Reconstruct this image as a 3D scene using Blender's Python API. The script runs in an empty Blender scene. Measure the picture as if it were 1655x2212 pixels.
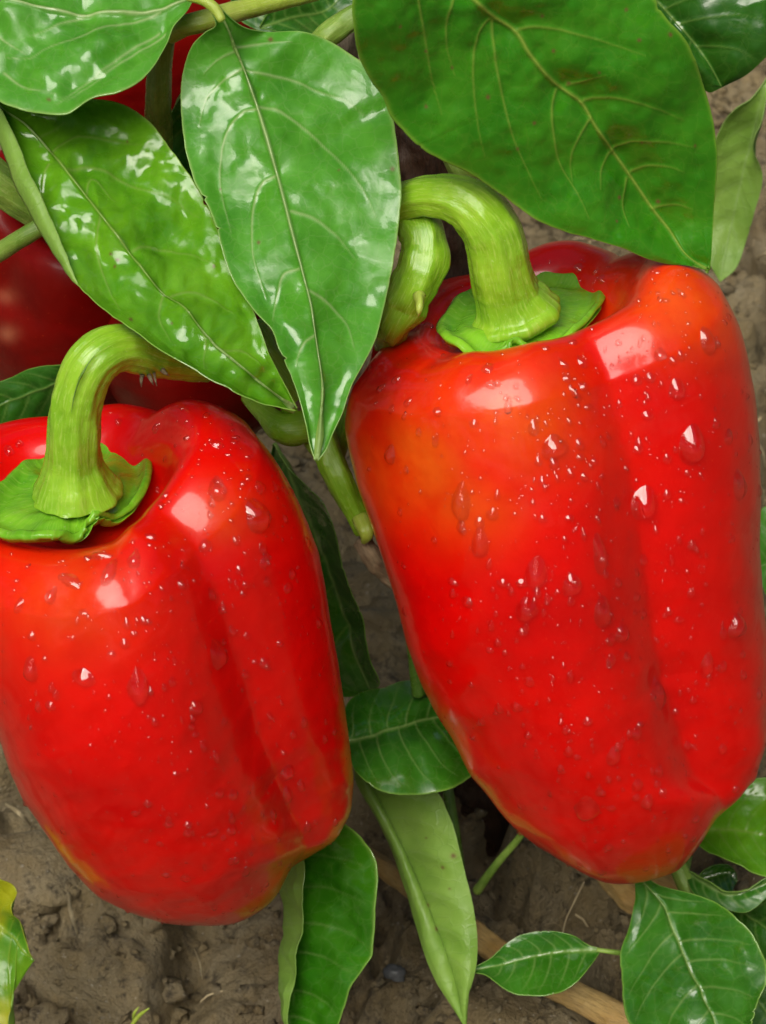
import bpy, math, random
import numpy as np
from mathutils import Vector
from mathutils.bvhtree import BVHTree

random.seed(7); rng = np.random.default_rng(7)
R_ = math.radians
scene = bpy.context.scene

# ------------------------------------------------------------------ camera
PITCH = R_(40.0); DIST = 0.50; CAMH = 0.46; SC = 1e-4      # 1 photo unit = 0.1 mm at DIST
FW = np.array([0, math.cos(PITCH), -math.sin(PITCH)])
RT = np.array([1.0, 0, 0])
UP = np.array([0, math.sin(PITCH), math.cos(PITCH)])
CAM = np.array([0, 0, CAMH])
cd = bpy.data.cameras.new('camera'); cam = bpy.data.objects.new('camera', cd)
scene.collection.objects.link(cam); scene.camera = cam
cam.location = CAM; cam.rotation_euler = (math.pi/2 - PITCH, 0, 0)
cd.sensor_fit = 'VERTICAL'; cd.sensor_height = 24; cd.lens = 24*DIST/(2*1106*SC)
cd.clip_start = 0.01; cd.clip_end = 400
cd.dof.use_dof = True; cd.dof.focus_distance = 0.465; cd.dof.aperture_fstop = 30

# ------------------------------------------------------------------ light
SUN_EL, SUN_AZ = R_(49), R_(204)         # azimuth: 0 = +Y, clockwise
w = bpy.data.worlds.new('World'); scene.world = w; w.use_nodes = True
nt = w.node_tree; nt.nodes.clear()
sky = nt.nodes.new('ShaderNodeTexSky'); sky.sky_type = 'NISHITA'; sky.sun_disc = False
sky.sun_elevation = SUN_EL; sky.sun_rotation = SUN_AZ
sky.air_density = 1.0; sky.dust_density = 4.0; sky.ozone_density = 1.0
bg = nt.nodes.new('ShaderNodeBackground'); bg.inputs['Strength'].default_value = 0.055
wo = nt.nodes.new('ShaderNodeOutputWorld')
nt.links.new(sky.outputs[0], bg.inputs[0]); nt.links.new(bg.outputs[0], wo.inputs[0])
sd = bpy.data.lights.new('sun', 'SUN'); sun = bpy.data.objects.new('sun', sd)
scene.collection.objects.link(sun)
sd.energy = 4.3; sd.angle = R_(57); sd.color = (1.0, 0.95, 0.85)
sdir = Vector((math.sin(SUN_AZ)*math.cos(SUN_EL), math.cos(SUN_AZ)*math.cos(SUN_EL), math.sin(SUN_EL)))
sun.rotation_euler = sdir.to_track_quat('Z', 'Y').to_euler(); sun.location = (0, 0, 2)
scene.view_settings.view_transform = 'Standard'; scene.view_settings.look = 'None'
scene.view_settings.exposure = 0.56; scene.view_settings.gamma = 1
scene.view_settings.use_curve_mapping = False

# ------------------------------------------------------------------ helpers
def P(a):
    """(x, y, d): x, y in photo units, d metres behind the focal plane -> world"""
    a = np.asarray(a, float); x, y, d = a[..., 0], a[..., 1], a[..., 2]
    k = (DIST + d)
    return CAM + FW*k[..., None] + RT*((x-827.5)*SC*k/DIST)[..., None] - UP*((y-1106)*SC*k/DIST)[..., None]
def unP(p):
    q = p - CAM; k = q@FW
    return np.stack([827.5 + (q@RT)*DIST/k/SC, 1106 - (q@UP)*DIST/k/SC, k-DIST], -1)
def ground_d(x, y, z=0.0):
    ang = (y-1106)*SC/DIST
    return (CAMH - z)/(math.sin(PITCH) + ang*math.cos(PITCH)) - DIST
def G(x, y, z=0.0):
    return (x, y, ground_d(x, y, z))

def catmull(pts, n, closed=False, uniform=False):
    pts = np.asarray(pts, float)
    seg = np.linalg.norm(np.diff(pts[:, :2], axis=0), axis=1) + 1e-9
    t = np.concatenate([[0], np.cumsum(seg)]); t /= t[-1]
    if uniform: t = np.linspace(0, 1, len(pts))
    T = np.linspace(0, 1, n)
    m = np.zeros_like(pts)
    m[1:-1] = (pts[2:]-pts[:-2])/(t[2:]-t[:-2])[:, None]
    m[0] = (pts[1]-pts[0])/(t[1]-t[0]); m[-1] = (pts[-1]-pts[-2])/(t[-1]-t[-2])
    i = np.clip(np.searchsorted(t, T, side='right')-1, 0, len(t)-2)
    h = (t[i+1]-t[i])[:, None]; u = ((T-t[i])[:, None])/h
    return ((2*u**3-3*u**2+1)*pts[i] + (u**3-2*u**2+u)*h*m[i] + (-2*u**3+3*u**2)*pts[i+1] + (u**3-u**2)*h*m[i+1])

def grid_faces(n, m, closed=False):
    i, j = np.meshgrid(np.arange(n-1), np.arange(m if closed else m-1), indexing='ij')
    j2 = (j+1) % m
    return np.stack([i*m+j, i*m+j2, (i+1)*m+j2, (i+1)*m+j], -1).reshape(-1, 4)

def hash2(ix, iy, k=0):
    h = (ix.astype(np.int64)*374761393 + iy.astype(np.int64)*668265263 + k*982451653) & 0xffffffff
    h = ((h ^ (h >> 13))*1274126177) & 0xffffffff
    return ((h ^ (h >> 16)) & 0xffff)/65535.0
def vnoise(x, y, k=0):
    ix, iy = np.floor(x), np.floor(y); fx, fy = x-ix, y-iy
    fx = fx*fx*fx*(fx*(fx*6-15)+10); fy = fy*fy*fy*(fy*(fy*6-15)+10)
    a = hash2(ix, iy, k); b = hash2(ix+1, iy, k); c = hash2(ix, iy+1, k); d = hash2(ix+1, iy+1, k)
    return (a*(1-fx)+b*fx)*(1-fy) + (c*(1-fx)+d*fx)*fy - 0.5
def fbm(x, y, o=4, k=0, gain=0.5):
    s = 0; a = 1.0
    for i in range(o):
        s = s + a*vnoise(x, y, k+i*17); x = x*2.03+3.1; y = y*2.03+1.7; a *= gain
    return s
def voro(x, y, k=0):
    ix, iy = np.floor(x), np.floor(y)
    f1 = np.full(x.shape, 9.0); f2 = f1.copy(); cid = np.zeros(x.shape)
    for dx in (-1, 0, 1):
        for dy in (-1, 0, 1):
            cx, cy = ix+dx, iy+dy
            px = cx + 0.1+0.8*hash2(cx, cy, k); py = cy + 0.1+0.8*hash2(cx, cy, k+5)
            d = np.hypot(px-x, py-y); c = hash2(cx, cy, k+9)
            new = d < f1
            f2 = np.where(new, f1, np.minimum(f2, d)); cid = np.where(new, c, cid); f1 = np.where(new, d, f1)
    return f1, f2, cid

def mk(name, verts, faces, mats, parent=None, attrs=None, uv=None, smooth=True, origin=None,
       label=None, category=None, group=None, kind=None, solid=None):
    verts = np.asarray(verts, float); faces = np.asarray(faces)
    if origin is None:
        origin = np.zeros(3) if parent is not None else verts.mean(0)
    if parent is not None:
        o = parent; off = np.zeros(3)
        while o is not None: off = off + np.array(o.location); o = o.parent
    else: off = np.asarray(origin, float)
    me = bpy.data.meshes.new(name)
    v = (verts-off).astype(np.float32)
    if faces.dtype != object and faces.ndim == 2:
        nf, k = faces.shape
        me.vertices.add(len(v)); me.vertices.foreach_set('co', v.ravel())
        me.loops.add(nf*k); me.loops.foreach_set('vertex_index', faces.ravel().astype(np.int32))
        me.polygons.add(nf); me.polygons.foreach_set('loop_start', (np.arange(nf)*k).astype(np.int32))
        me.update(calc_edges=True)
    else:
        me.from_pydata(v.tolist(), [], [list(f) for f in faces])
    me.validate()
    me.polygons.foreach_set('use_smooth', [smooth]*len(me.polygons))
    for m in (mats if isinstance(mats, (list, tuple)) else [mats]): me.materials.append(m)
    if attrs:
        for an, av in attrs.items():
            at = me.attributes.new(an, 'FLOAT_COLOR', 'POINT')
            c = np.ones((len(v), 4), np.float32); c[:, :av.shape[1]] = av
            at.data.foreach_set('color', c.ravel())
    if uv is not None:
        ul = me.uv_layers.new(name='UVMap')
        li = np.empty(len(me.loops), np.int32); me.loops.foreach_get('vertex_index', li)
        ul.data.foreach_set('uv', uv[li].astype(np.float32).ravel())
    ob = bpy.data.objects.new(name, me); scene.collection.objects.link(ob)
    if parent is not None: ob.parent = parent
    else: ob.location = off
    if solid:
        md = ob.modifiers.new('thickness', 'SOLIDIFY'); md.thickness = solid; md.offset = -1
        if len(me.materials) > 1: md.material_offset = 1; md.material_offset_rim = 0
    tag(ob, label, category, group, kind)
    return ob
def tag(o, label=None, category=None, group=None, kind=None):
    if label: o['label'] = label
    if category: o['category'] = category
    if group: o['group'] = group
    if kind: o['kind'] = kind
    return o
def thing(name, loc, label, category, group=None, kind=None):
    o = bpy.data.objects.new(name, None); scene.collection.objects.link(o)
    o.empty_display_size = 0.01
    o.location = loc; return tag(o, label, category, group, kind)

# ------------------------------------------------------------------ materials
def mat(name):
    m = bpy.data.materials.new(name); m.use_nodes = True; m.node_tree.nodes.clear()
    return m, m.node_tree, m.node_tree.nodes, m.node_tree.links
def N(nodes, t, **kw):
    n = nodes.new(t)
    for k, v in kw.items():
        if k in n.inputs: n.inputs[k].default_value = v
        else: setattr(n, k, v)
    return n
def mixc(nodes, links, fac, a, b, mode='MIX'):
    m = nodes.new('ShaderNodeMix'); m.data_type = 'RGBA'; m.blend_type = mode
    for s, v in ((0, fac), (6, a), (7, b)):
        if isinstance(v, bpy.types.NodeSocket): links.new(v, m.inputs[s])
        elif s == 0: m.inputs[0].default_value = v
        else: m.inputs[s].default_value = (*v, 1)
    return m.outputs[2]
def ramp(nodes, links, src, stops):
    r = nodes.new('ShaderNodeValToRGB'); links.new(src, r.inputs[0])
    while len(r.color_ramp.elements) < len(stops): r.color_ramp.elements.new(0.5)
    for e, (p, c) in zip(r.color_ramp.elements, stops):
        e.position = p; e.color = (*c, 1) if isinstance(c, tuple) else (c, c, c, 1)
    return r.outputs[0]
def math_(nodes, links, op, a, b=None, clamp=False):
    m = nodes.new('ShaderNodeMath'); m.operation = op; m.use_clamp = clamp
    for i, v in enumerate((a, b)):
        if v is None: continue
        if isinstance(v, bpy.types.NodeSocket): links.new(v, m.inputs[i])
        else: m.inputs[i].default_value = v
    return m.outputs[0]
def noise(nodes, links, vec, scale, detail=3, rough=0.5, dist=0.0):
    n = nodes.new('ShaderNodeTexNoise'); n.inputs['Scale'].default_value = scale
    n.inputs['Detail'].default_value = detail; n.inputs['Roughness'].default_value = rough
    n.inputs['Distortion'].default_value = dist
    if vec: links.new(vec, n.inputs['Vector'])
    return n.outputs['Fac']

def leaf_material(name, dark, light, vein, margin, rough=(0.16, 0.42), trans=0.3, spec=0.5, wet=0.75, under=False, blotch=None):
    m, t, n, l = mat(name)
    tc = N(n, 'ShaderNodeTexCoord'); at = N(n, 'ShaderNodeAttribute', attribute_name='leafdata')
    sep = N(n, 'ShaderNodeSeparateColor'); l.new(at.outputs['Color'], sep.inputs[0])
    uv = tc.outputs['UV']
    big = noise(n, l, uv, 9, 4, 0.6); fine = noise(n, l, uv, 160, 3, 0.7)
    f = math_(n, l, 'MULTIPLY_ADD', big, 1.0); n[-1].inputs[2].default_value = 0.0
    f = ramp(n, l, big, [(0.33, 0.0), (0.68, 1.0)])
    col = mixc(n, l, f, dark, light)
    f2 = ramp(n, l, fine, [(0.3, 0.0), (0.75, 1.0)])
    col = mixc(n, l, math_(n, l, 'MULTIPLY', f2, 0.22), col, light)
    # fine vein network
    w1 = N(n, 'ShaderNodeTexNoise', Scale=30.0); l.new(uv, w1.inputs['Vector'])
    mx = N(n, 'ShaderNodeMix', data_type='VECTOR'); mx.inputs[0].default_value = 0.02
    l.new(uv, mx.inputs[4]); l.new(w1.outputs['Color'], mx.inputs[5])
    vo = N(n, 'ShaderNodeTexVoronoi', feature='DISTANCE_TO_EDGE', Scale=34.0); l.new(mx.outputs[1], vo.inputs['Vector'])
    vn = ramp(n, l, vo.outputs['Distance'], [(0.0, 1.0), (0.06, 0.0)])
    col = mixc(n, l, math_(n, l, 'MULTIPLY', vn, 0.09 if not under else 0.15), col, vein)
    col = mixc(n, l, math_(n, l, 'MULTIPLY', sep.outputs[1], 0.75), col, margin)
    if blotch:
        bn = ramp(n, l, noise(n, l, uv, 5.5, 3, 0.6), [(0.46, 0.0), (0.6, 1.0)])
        col = mixc(n, l, bn, col, blotch)
    col = mixc(n, l, sep.outputs[0], col, vein)
    spot = N(n, 'ShaderNodeSeparateColor')
    col = mixc(n, l, sep.outputs[2], col, (0.16, 0.09, 0.03))
    dust = ramp(n, l, noise(n, l, uv, 420, 2, 0.5), [(0.70, 0.0), (0.78, 1.0)])
    col = mixc(n, l, math_(n, l, 'MULTIPLY', dust, 0.35), col, (0.45, 0.5, 0.3))
    bs = N(n, 'ShaderNodeBsdfPrincipled'); l.new(col, bs.inputs['Base Color'])
    wn = noise(n, l, uv, 7, 5, 0.62, 0.6)
    rg = ramp(n, l, wn, [(0.40, rough[0]), (0.58, rough[1])])
    l.new(rg, bs.inputs['Roughness'])
    bs.inputs['Specular IOR Level'].default_value = spec
    b1 = N(n, 'ShaderNodeBump', Strength=0.22, Distance=0.0003); l.new(noise(n, l, uv, 75, 4, 0.6), b1.inputs['Height'])
    b2 = N(n, 'ShaderNodeBump', Strength=0.06 if not under else 0.3, Distance=0.0002); b2.invert = not under
    l.new(vn, b2.inputs['Height']); l.new(b1.outputs[0], b2.inputs['Normal'])
    l.new(b2.outputs[0], bs.inputs['Normal'])
    if not under:
        l.new(ramp(n, l, wn, [(0.47, wet), (0.54, 0.0)]), bs.inputs['Coat Weight']); bs.inputs['Coat Roughness'].default_value = 0.04
    tr = N(n, 'ShaderNodeBsdfTranslucent'); tcx = mixc(n, l, 0.5, col, (0.25, 0.5, 0.02)); l.new(tcx, tr.inputs[0])
    ms = N(n, 'ShaderNodeMixShader'); ms.inputs[0].default_value = trans
    l.new(bs.outputs[0], ms.inputs[1]); l.new(tr.outputs[0], ms.inputs[2])
    o = N(n, 'ShaderNodeOutputMaterial'); l.new(ms.outputs[0], o.inputs[0])
    return m
M = {}
VE = (0.30, 0.44, 0.13); MG = (0.24, 0.42, 0.07)
M['leaf'] = leaf_material('leaf_green', (0.020, 0.115, 0.006), (0.045, 0.20, 0.012), VE, MG)
M['leaf_fresh'] = leaf_material('leaf_fresh_green', (0.075, 0.29, 0.008), (0.17, 0.44, 0.016), (0.28, 0.42, 0.09), (0.30, 0.48, 0.09), rough=(0.07, 0.30), trans=0.38)
M['leaf_blue'] = leaf_material('leaf_cool_green', (0.050, 0.24, 0.010), (0.105, 0.37, 0.028), (0.40, 0.52, 0.22), (0.30, 0.48, 0.12), rough=(0.24, 0.42))
M['leaf_gloss'] = leaf_material('leaf_glossy_green', (0.022, 0.15, 0.004), (0.05, 0.22, 0.008), VE, MG, rough=(0.06, 0.32))
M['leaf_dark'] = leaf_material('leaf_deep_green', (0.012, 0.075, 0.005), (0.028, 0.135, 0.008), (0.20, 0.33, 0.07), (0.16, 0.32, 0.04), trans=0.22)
M['leaf_big'] = leaf_material('leaf_mature_green', (0.024, 0.19, 0.004), (0.055, 0.27, 0.008), (0.26, 0.38, 0.05), (0.22, 0.40, 0.04), rough=(0.2, 0.4), trans=0.27, spec=0.5, wet=0.3)
M['under'] = leaf_material('leaf_underside', (0.17, 0.34, 0.04), (0.26, 0.44, 0.07), (0.26, 0.40, 0.12), (0.28, 0.42, 0.12), rough=(0.4, 0.6), trans=0.3, under=True)
M['leaf_yellow'] = leaf_material('leaf_yellowing', (0.05, 0.2, 0.01), (0.14, 0.32, 0.015), (0.3, 0.4, 0.05), (0.4, 0.45, 0.05), blotch=(0.36, 0.38, 0.01), wet=0.1)

def stem_material(name, a, b, stripe, rough=0.3, woody=0):
    m, t, n, l = mat(name)
    tc = N(n, 'ShaderNodeTexCoord'); uv = tc.outputs['UV']
    mp = N(n, 'ShaderNodeMapping'); mp.inputs['Scale'].default_value = (1, 6, 1); l.new(uv, mp.inputs[0])
    mp2 = N(n, 'ShaderNodeMapping'); mp2.inputs['Scale'].default_value = (3, 34, 1); l.new(uv, mp2.inputs[0])
    big = noise(n, l, tc.outputs['Object'], 90, 3, 0.6)
    st = noise(n, l, mp2.outputs[0], 1.0, 4, 0.65)
    col = mixc(n, l, ramp(n, l, big, [(0.35, 0.0), (0.65, 1.0)]), a, b)
    col = mixc(n, l, math_(n, l, 'MULTIPLY', ramp(n, l, st, [(0.5, 0.0), (0.68, 1.0)]), 0.5 if not woody else 0.8), col, stripe)
    sp = ramp(n, l, noise(n, l, tc.outputs['Object'], 1400, 2, 0.6), [(0.66, 0.0), (0.76, 1.0)])
    col = mixc(n, l, math_(n, l, 'MULTIPLY', sp, 0.3), col, (0.5, 0.6, 0.25) if not woody else (0.1, 0.07, 0.04))
    bs = N(n, 'ShaderNodeBsdfPrincipled'); l.new(col, bs.inputs['Base Color'])
    l.new(ramp(n, l, noise(n, l, tc.outputs['Object'], 250, 3), [(0.35, rough*0.6), (0.65, rough*1.4)]), bs.inputs['Roughness'])
    bp = N(n, 'ShaderNodeBump', Strength=0.28 if not woody else 1.0, Distance=0.0006); l.new(st, bp.inputs['Height'])
    b2 = N(n, 'ShaderNodeBump', Strength=0.4, Distance=0.0003); l.new(noise(n, l, tc.outputs['Object'], 600, 3), b2.inputs['Height'])
    l.new(bp.outputs[0], b2.inputs['Normal']); l.new(b2.outputs[0], bs.inputs['Normal'])
    if not woody:
        bs.inputs['Subsurface Weight'].default_value = 0.15; bs.inputs['Subsurface Radius'].default_value = (0.5, 1, 0.2)
        bs.inputs['Subsurface Scale'].default_value = 0.002
    o = N(n, 'ShaderNodeOutputMaterial'); l.new(bs.outputs[0], o.inputs[0])
    return m
M['stalk'] = stem_material('stalk_green', (0.16, 0.35, 0.012), (0.26, 0.47, 0.025), (0.40, 0.56, 0.10), 0.2)
M['calyx'] = stem_material('calyx_green', (0.09, 0.30, 0.010), (0.20, 0.46, 0.02), (0.24, 0.42, 0.05), 0.13)
M['stem'] = stem_material('stem_green', (0.10, 0.20, 0.02), (0.20, 0.32, 0.05), (0.34, 0.42, 0.13), 0.35)
M['stem_yellow'] = stem_material('stem_yellowgreen', (0.26, 0.36, 0.03), (0.36, 0.45, 0.07), (0.5, 0.56, 0.2), 0.3)
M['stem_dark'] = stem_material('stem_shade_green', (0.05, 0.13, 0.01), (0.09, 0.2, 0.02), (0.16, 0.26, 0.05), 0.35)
M['bark'] = stem_material('wet_dark_bark', (0.022, 0.011, 0.006), (0.055, 0.030, 0.018), (0.012, 0.008, 0.006), 0.4, 1)
M['greywood'] = stem_material('weathered_wood', (0.20, 0.16, 0.11), (0.33, 0.28, 0.2), (0.10, 0.08, 0.055), 0.8, 1)
M['drystalk'] = stem_material('dry_stalk', (0.34, 0.2, 0.05), (0.46, 0.32, 0.12), (0.2, 0.13, 0.05), 0.6, 1)
M['drybrown'] = stem_material('dry_husk', (0.22, 0.15, 0.08), (0.34, 0.26, 0.15), (0.12, 0.08, 0.05), 0.8, 1)
M['straw'] = stem_material('straw', (0.42, 0.33, 0.18), (0.55, 0.46, 0.28), (0.3, 0.22, 0.12), 0.7, 1)

def pepper_material(name, red, deep, blush_glow=(0.75, 0.17, 0.008), rough=0.13, coat=0.55):
    m, t, n, l = mat(name)
    tc = N(n, 'ShaderNodeTexCoord'); ob = tc.outputs['Object']
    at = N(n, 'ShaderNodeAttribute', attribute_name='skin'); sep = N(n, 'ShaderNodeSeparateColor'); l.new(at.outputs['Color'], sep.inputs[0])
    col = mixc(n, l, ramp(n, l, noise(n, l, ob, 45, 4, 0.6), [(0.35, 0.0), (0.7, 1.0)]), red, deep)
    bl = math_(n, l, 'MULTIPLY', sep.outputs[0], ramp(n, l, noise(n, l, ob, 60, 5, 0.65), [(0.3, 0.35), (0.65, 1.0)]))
    col = mixc(n, l, bl, col, blush_glow)
    sp = ramp(n, l, noise(n, l, ob, 1500, 2, 0.5), [(0.70, 0.0), (0.80, 1.0)])
    col = mixc(n, l, math_(n, l, 'MULTIPLY', sp, 0.35), col, (0.75, 0.12, 0.03))
    bs = N(n, 'ShaderNodeBsdfPrincipled'); l.new(col, bs.inputs['Base Color'])
    bs.inputs['Roughness'].default_value = rough + 0.06
    l.new(ramp(n, l, noise(n, l, ob, 120, 4), [(0.35, rough*2.2), (0.7, rough*3.0)]), bs.inputs['Roughness'])
    bs.inputs['Specular IOR Level'].default_value = 0.18
    bs.inputs['Coat Weight'].default_value = coat; bs.inputs['Coat Roughness'].default_value = 0.10; bs.inputs['Coat IOR'].default_value = 1.5
    bs.inputs['Subsurface Weight'].default_value = 0.12; bs.inputs['Subsurface Radius'].default_value = (1.0, 0.18, 0.05)
    bs.inputs['Subsurface Scale'].default_value = 0.004
    b = N(n, 'ShaderNodeBump', Strength=0.14, Distance=0.0005); l.new(noise(n, l, ob, 330, 3, 0.5), b.inputs['Height'])
    b3 = N(n, 'ShaderNodeBump', Strength=0.035, Distance=0.0010); l.new(ramp(n, l, noise(n, l, ob, 170, 3, 0.55, 1.2), [(0.50, 0.0), (0.58, 1.0)]), b3.inputs['Height']); l.new(b.outputs[0], b3.inputs['Normal']); b = b3
    b2 = N(n, 'ShaderNodeBump', Strength=0.28, Distance=0.0022); l.new(noise(n, l, ob, 75, 2, 0.5), b2.inputs['Height'])
    l.new(b.outputs[0], b2.inputs['Normal']); l.new(b2.outputs[0], bs.inputs['Normal'])
    o = N(n, 'ShaderNodeOutputMaterial'); l.new(bs.outputs[0], o.inputs[0])
    return m
M['pepper'] = pepper_material('pepper_red', (0.66, 0.0015, 0.0005), (0.55, 0.0005, 0.001))
M['pepper_back'] = pepper_material('pepper_shaded_dark_red', (0.19, 0.002, 0.001), (0.11, 0.001, 0.001), blush_glow=(0.36, 0.12, 0.06), rough=0.16, coat=0.05)  # back peppers: own darker red, deepened further to stand in for shade

m, t, n, l = mat('water'); M['water'] = m
tp = N(n, 'ShaderNodeBsdfTransparent'); rf = N(n, 'ShaderNodeBsdfRefraction', IOR=1.33, Roughness=0.0); gl = N(n, 'ShaderNodeBsdfGlossy', Roughness=0.03)
m1 = N(n, 'ShaderNodeMixShader'); m1.inputs[0].default_value = 0.32; l.new(tp.outputs[0], m1.inputs[1]); l.new(rf.outputs[0], m1.inputs[2])
lw = N(n, 'ShaderNodeLayerWeight', Blend=0.5); fz = math_(n, l, 'MULTIPLY', math_(n, l, 'POWER', lw.outputs['Facing'], 5.0), 0.55); m2 = N(n, 'ShaderNodeMixShader'); l.new(math_(n, l, 'ADD', fz, 0.07), m2.inputs[0]); l.new(m1.outputs[0], m2.inputs[1]); l.new(gl.outputs[0], m2.inputs[2])
o = N(n, 'ShaderNodeOutputMaterial'); l.new(m2.outputs[0], o.inputs[0])

m, t, n, l = mat('damp_soil'); M['soil'] = m
tc = N(n, 'ShaderNodeTexCoord'); ob = tc.outputs['Object']
c = mixc(n, l, ramp(n, l, noise(n, l, ob, 14, 5, 0.6), [(0.36, 0.0), (0.66, 1.0)]), (0.15, 0.108, 0.048), (0.29, 0.222, 0.108))
c = mixc(n, l, ramp(n, l, noise(n, l, ob, 70, 5, 0.7), [(0.4, 0.0), (0.75, 0.7)]), c, (0.29, 0.25, 0.165))
c = mixc(n, l, ramp(n, l, noise(n, l, ob, 150, 5, 0.75), [(0.55, 0.0), (0.66, 0.85)]), c, (0.04, 0.03, 0.018))
c = mixc(n, l, ramp(n, l, noise(n, l, ob, 620, 2, 0.5), [(0.69, 0.0), (0.74, 0.8)]), c, (0.40, 0.36, 0.28))
bs = N(n, 'ShaderNodeBsdfPrincipled'); l.new(c, bs.inputs['Base Color'])
l.new(ramp(n, l, noise(n, l, ob, 30, 4), [(0.35, 0.5), (0.65, 0.85)]), bs.inputs['Roughness'])
bp = N(n, 'ShaderNodeBump', Strength=1.0, Distance=0.004); l.new(noise(n, l, ob, 260, 6, 0.7), bp.inputs['Height'])
b2 = N(n, 'ShaderNodeBump', Strength=0.6, Distance=0.0008); l.new(noise(n, l, ob, 1100, 3, 0.6), b2.inputs['Height'])
l.new(bp.outputs[0], b2.inputs['Normal']); l.new(b2.outputs[0], bs.inputs['Normal'])
o = N(n, 'ShaderNodeOutputMaterial'); l.new(bs.outputs[0], o.inputs[0])
m, t, n, l = mat('dark_pebble'); M['pebble'] = m
bs = N(n, 'ShaderNodeBsdfPrincipled'); tc = N(n, 'ShaderNodeTexCoord')
l.new(mixc(n, l, noise(n, l, tc.outputs['Object'], 300, 3), (0.03, 0.035, 0.04), (0.09, 0.09, 0.09)), bs.inputs['Base Color'])
bs.inputs['Roughness'].default_value = 0.45
o = N(n, 'ShaderNodeOutputMaterial'); l.new(bs.outputs[0], o.inputs[0])

# ------------------------------------------------------------------ ground
def axis(lo, hi, step, far):
    a = list(np.arange(lo, hi+1e-6, step)); s = step; x = a[-1]; up = []
    while x < far: s *= 1.35; x += s; up.append(x)
    s = step; x = a[0]; dn = []
    while x > -far: s *= 1.35; x -= s; dn.append(x)
    return np.array(dn[::-1] + a + up)
def ground_height(x, y):
    wx = x + 0.012*fbm(x*30, y*30, 3, 3); wy = y + 0.012*fbm(x*30, y*30, 3, 8)
    f1, f2, cid = voro(wx*17, wy*17, 2); e = f2-f1
    z = 0.016*(1-np.exp(-(e/0.13)**2))*(0.35+cid) - 0.013
    g1, g2, gid = voro(wx*52+4, wy*52, 7)
    mask = np.clip(fbm(x*9, y*9, 2, 31)*3+0.5, 0, 1)
    z += mask*0.0065*(1-np.exp(-((g2-g1)/0.22)**2))*(0.2+gid) - 0.002*mask
    h1, h2, hid = voro(wx*140+4, wy*140, 11)
    z += np.clip(fbm(x*14, y*14, 2, 51)*3+0.4, 0, 1)*0.0036*(np.clip(0.7-h1, 0, 1))*(hid*2)
    z += 0.016*fbm(x*7, y*7, 3, 1) + 0.004*fbm(x*45, y*45, 4, 5, 0.6)
    crumb = np.clip(fbm(x*26, y*26, 2, 61)*2.6+0.45, 0, 1)
    z += crumb*(0.0060*fbm(x*170, y*170, 4, 63, 0.65) - 0.0035*np.clip(fbm(x*95, y*95, 3, 66)*4-0.6, 0, 1.5))
    fade = 1/(1+np.clip(np.hypot(x, y-0.5)-1.5, 0, None)*0.5)
    return z*fade
gx = axis(-0.26, 0.26, 0.0014, 120); gy = axis(0.22, 0.98, 0.0016, 120)
X, Y = np.meshgrid(gx, gy, indexing='ij')
Z = ground_height(X, Y)
gf = grid_faces(len(gx), len(gy))
mk('ground', np.stack([X, Y, Z], -1).reshape(-1, 3), gf, M['soil'], kind='structure', origin=(0, 0, 0))

# ------------------------------------------------------------------ builders
def frames(C):
    T = np.gradient(C, axis=0); T /= np.linalg.norm(T, axis=1)[:, None]+1e-12
    n0 = np.cross(T[0], FW); n0 /= np.linalg.norm(n0); Ns = [n0]
    for i in range(1, len(C)):
        v = Ns[-1]-T[i]*np.dot(Ns[-1], T[i]); Ns.append(v/np.linalg.norm(v))
    Nn = np.array(Ns); return T, Nn, np.cross(T, Nn)
def tube(name, pts, radii, m, parent=None, ribs=0, amp=0.06, lump=0.05, n=None, seg=28, seed=0, flat=None, **kw):
    """pts (x,y,d), radii in photo units"""
    pts = np.asarray(pts, float)
    L = np.linalg.norm(np.diff(pts[:, :2], axis=0), axis=1).sum()
    n = n or int(np.clip(L/6, 10, 160))
    if np.isscalar(radii): radii = [radii]*len(pts)
    q = catmull(np.column_stack([pts, radii]), n)
    C = P(q[:, :3]); r = np.clip(q[:, 3], 0.3, None)*SC*(DIST+q[:, 2])/DIST
    T, A, B = frames(C)
    ph = np.linspace(0, 2*math.pi, seg, endpoint=False)
    s = np.concatenate([[0], np.cumsum(np.linalg.norm(np.diff(C, axis=0), axis=1))])
    PH, S = np.meshgrid(ph, s); 
    k = 1 + lump*2*fbm(S*180+seed*7.3, np.cos(PH)*1.3+seed+5, 3, seed) + lump*fbm(S*420, np.sin(PH)*2+seed, 2, seed+3)
    if ribs: k += amp*np.cos(PH*ribs + 6*vnoise(S*60, S*0+seed)) + amp*0.5*np.cos(PH*(ribs*2+1)+1+S*30)
    V = C[:, None] + (A[:, None]*np.cos(PH)[..., None] + B[:, None]*np.sin(PH)[..., None])*(r[:, None]*k)[..., None]
    V = V.reshape(-1, 3); F = grid_faces(n, seg, True)
    # caps
    nv = len(V); V = np.vstack([V, C[0]-T[0]*r[0]*0.35, C[-1]+T[-1]*r[-1]*0.35])
    caps = np.array([[nv, (j+1) % seg, j, j] for j in range(seg)] + [[nv+1, (n-1)*seg+j, (n-1)*seg+(j+1) % seg, (n-1)*seg+(j+1) % seg] for j in range(seg)])
    faces = [tuple(f) for f in F.tolist()] + [tuple(f[:3]) for f in caps.tolist()]
    fa = np.empty(len(faces), object); fa[:] = faces
    uv = np.column_stack([S.ravel()*100, np.abs(PH.ravel()/math.pi-1)]); uv = np.vstack([uv, [0, 0], [0, 0]])
    return mk(name, V, fa, m, parent, uv=uv, **kw)

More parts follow.
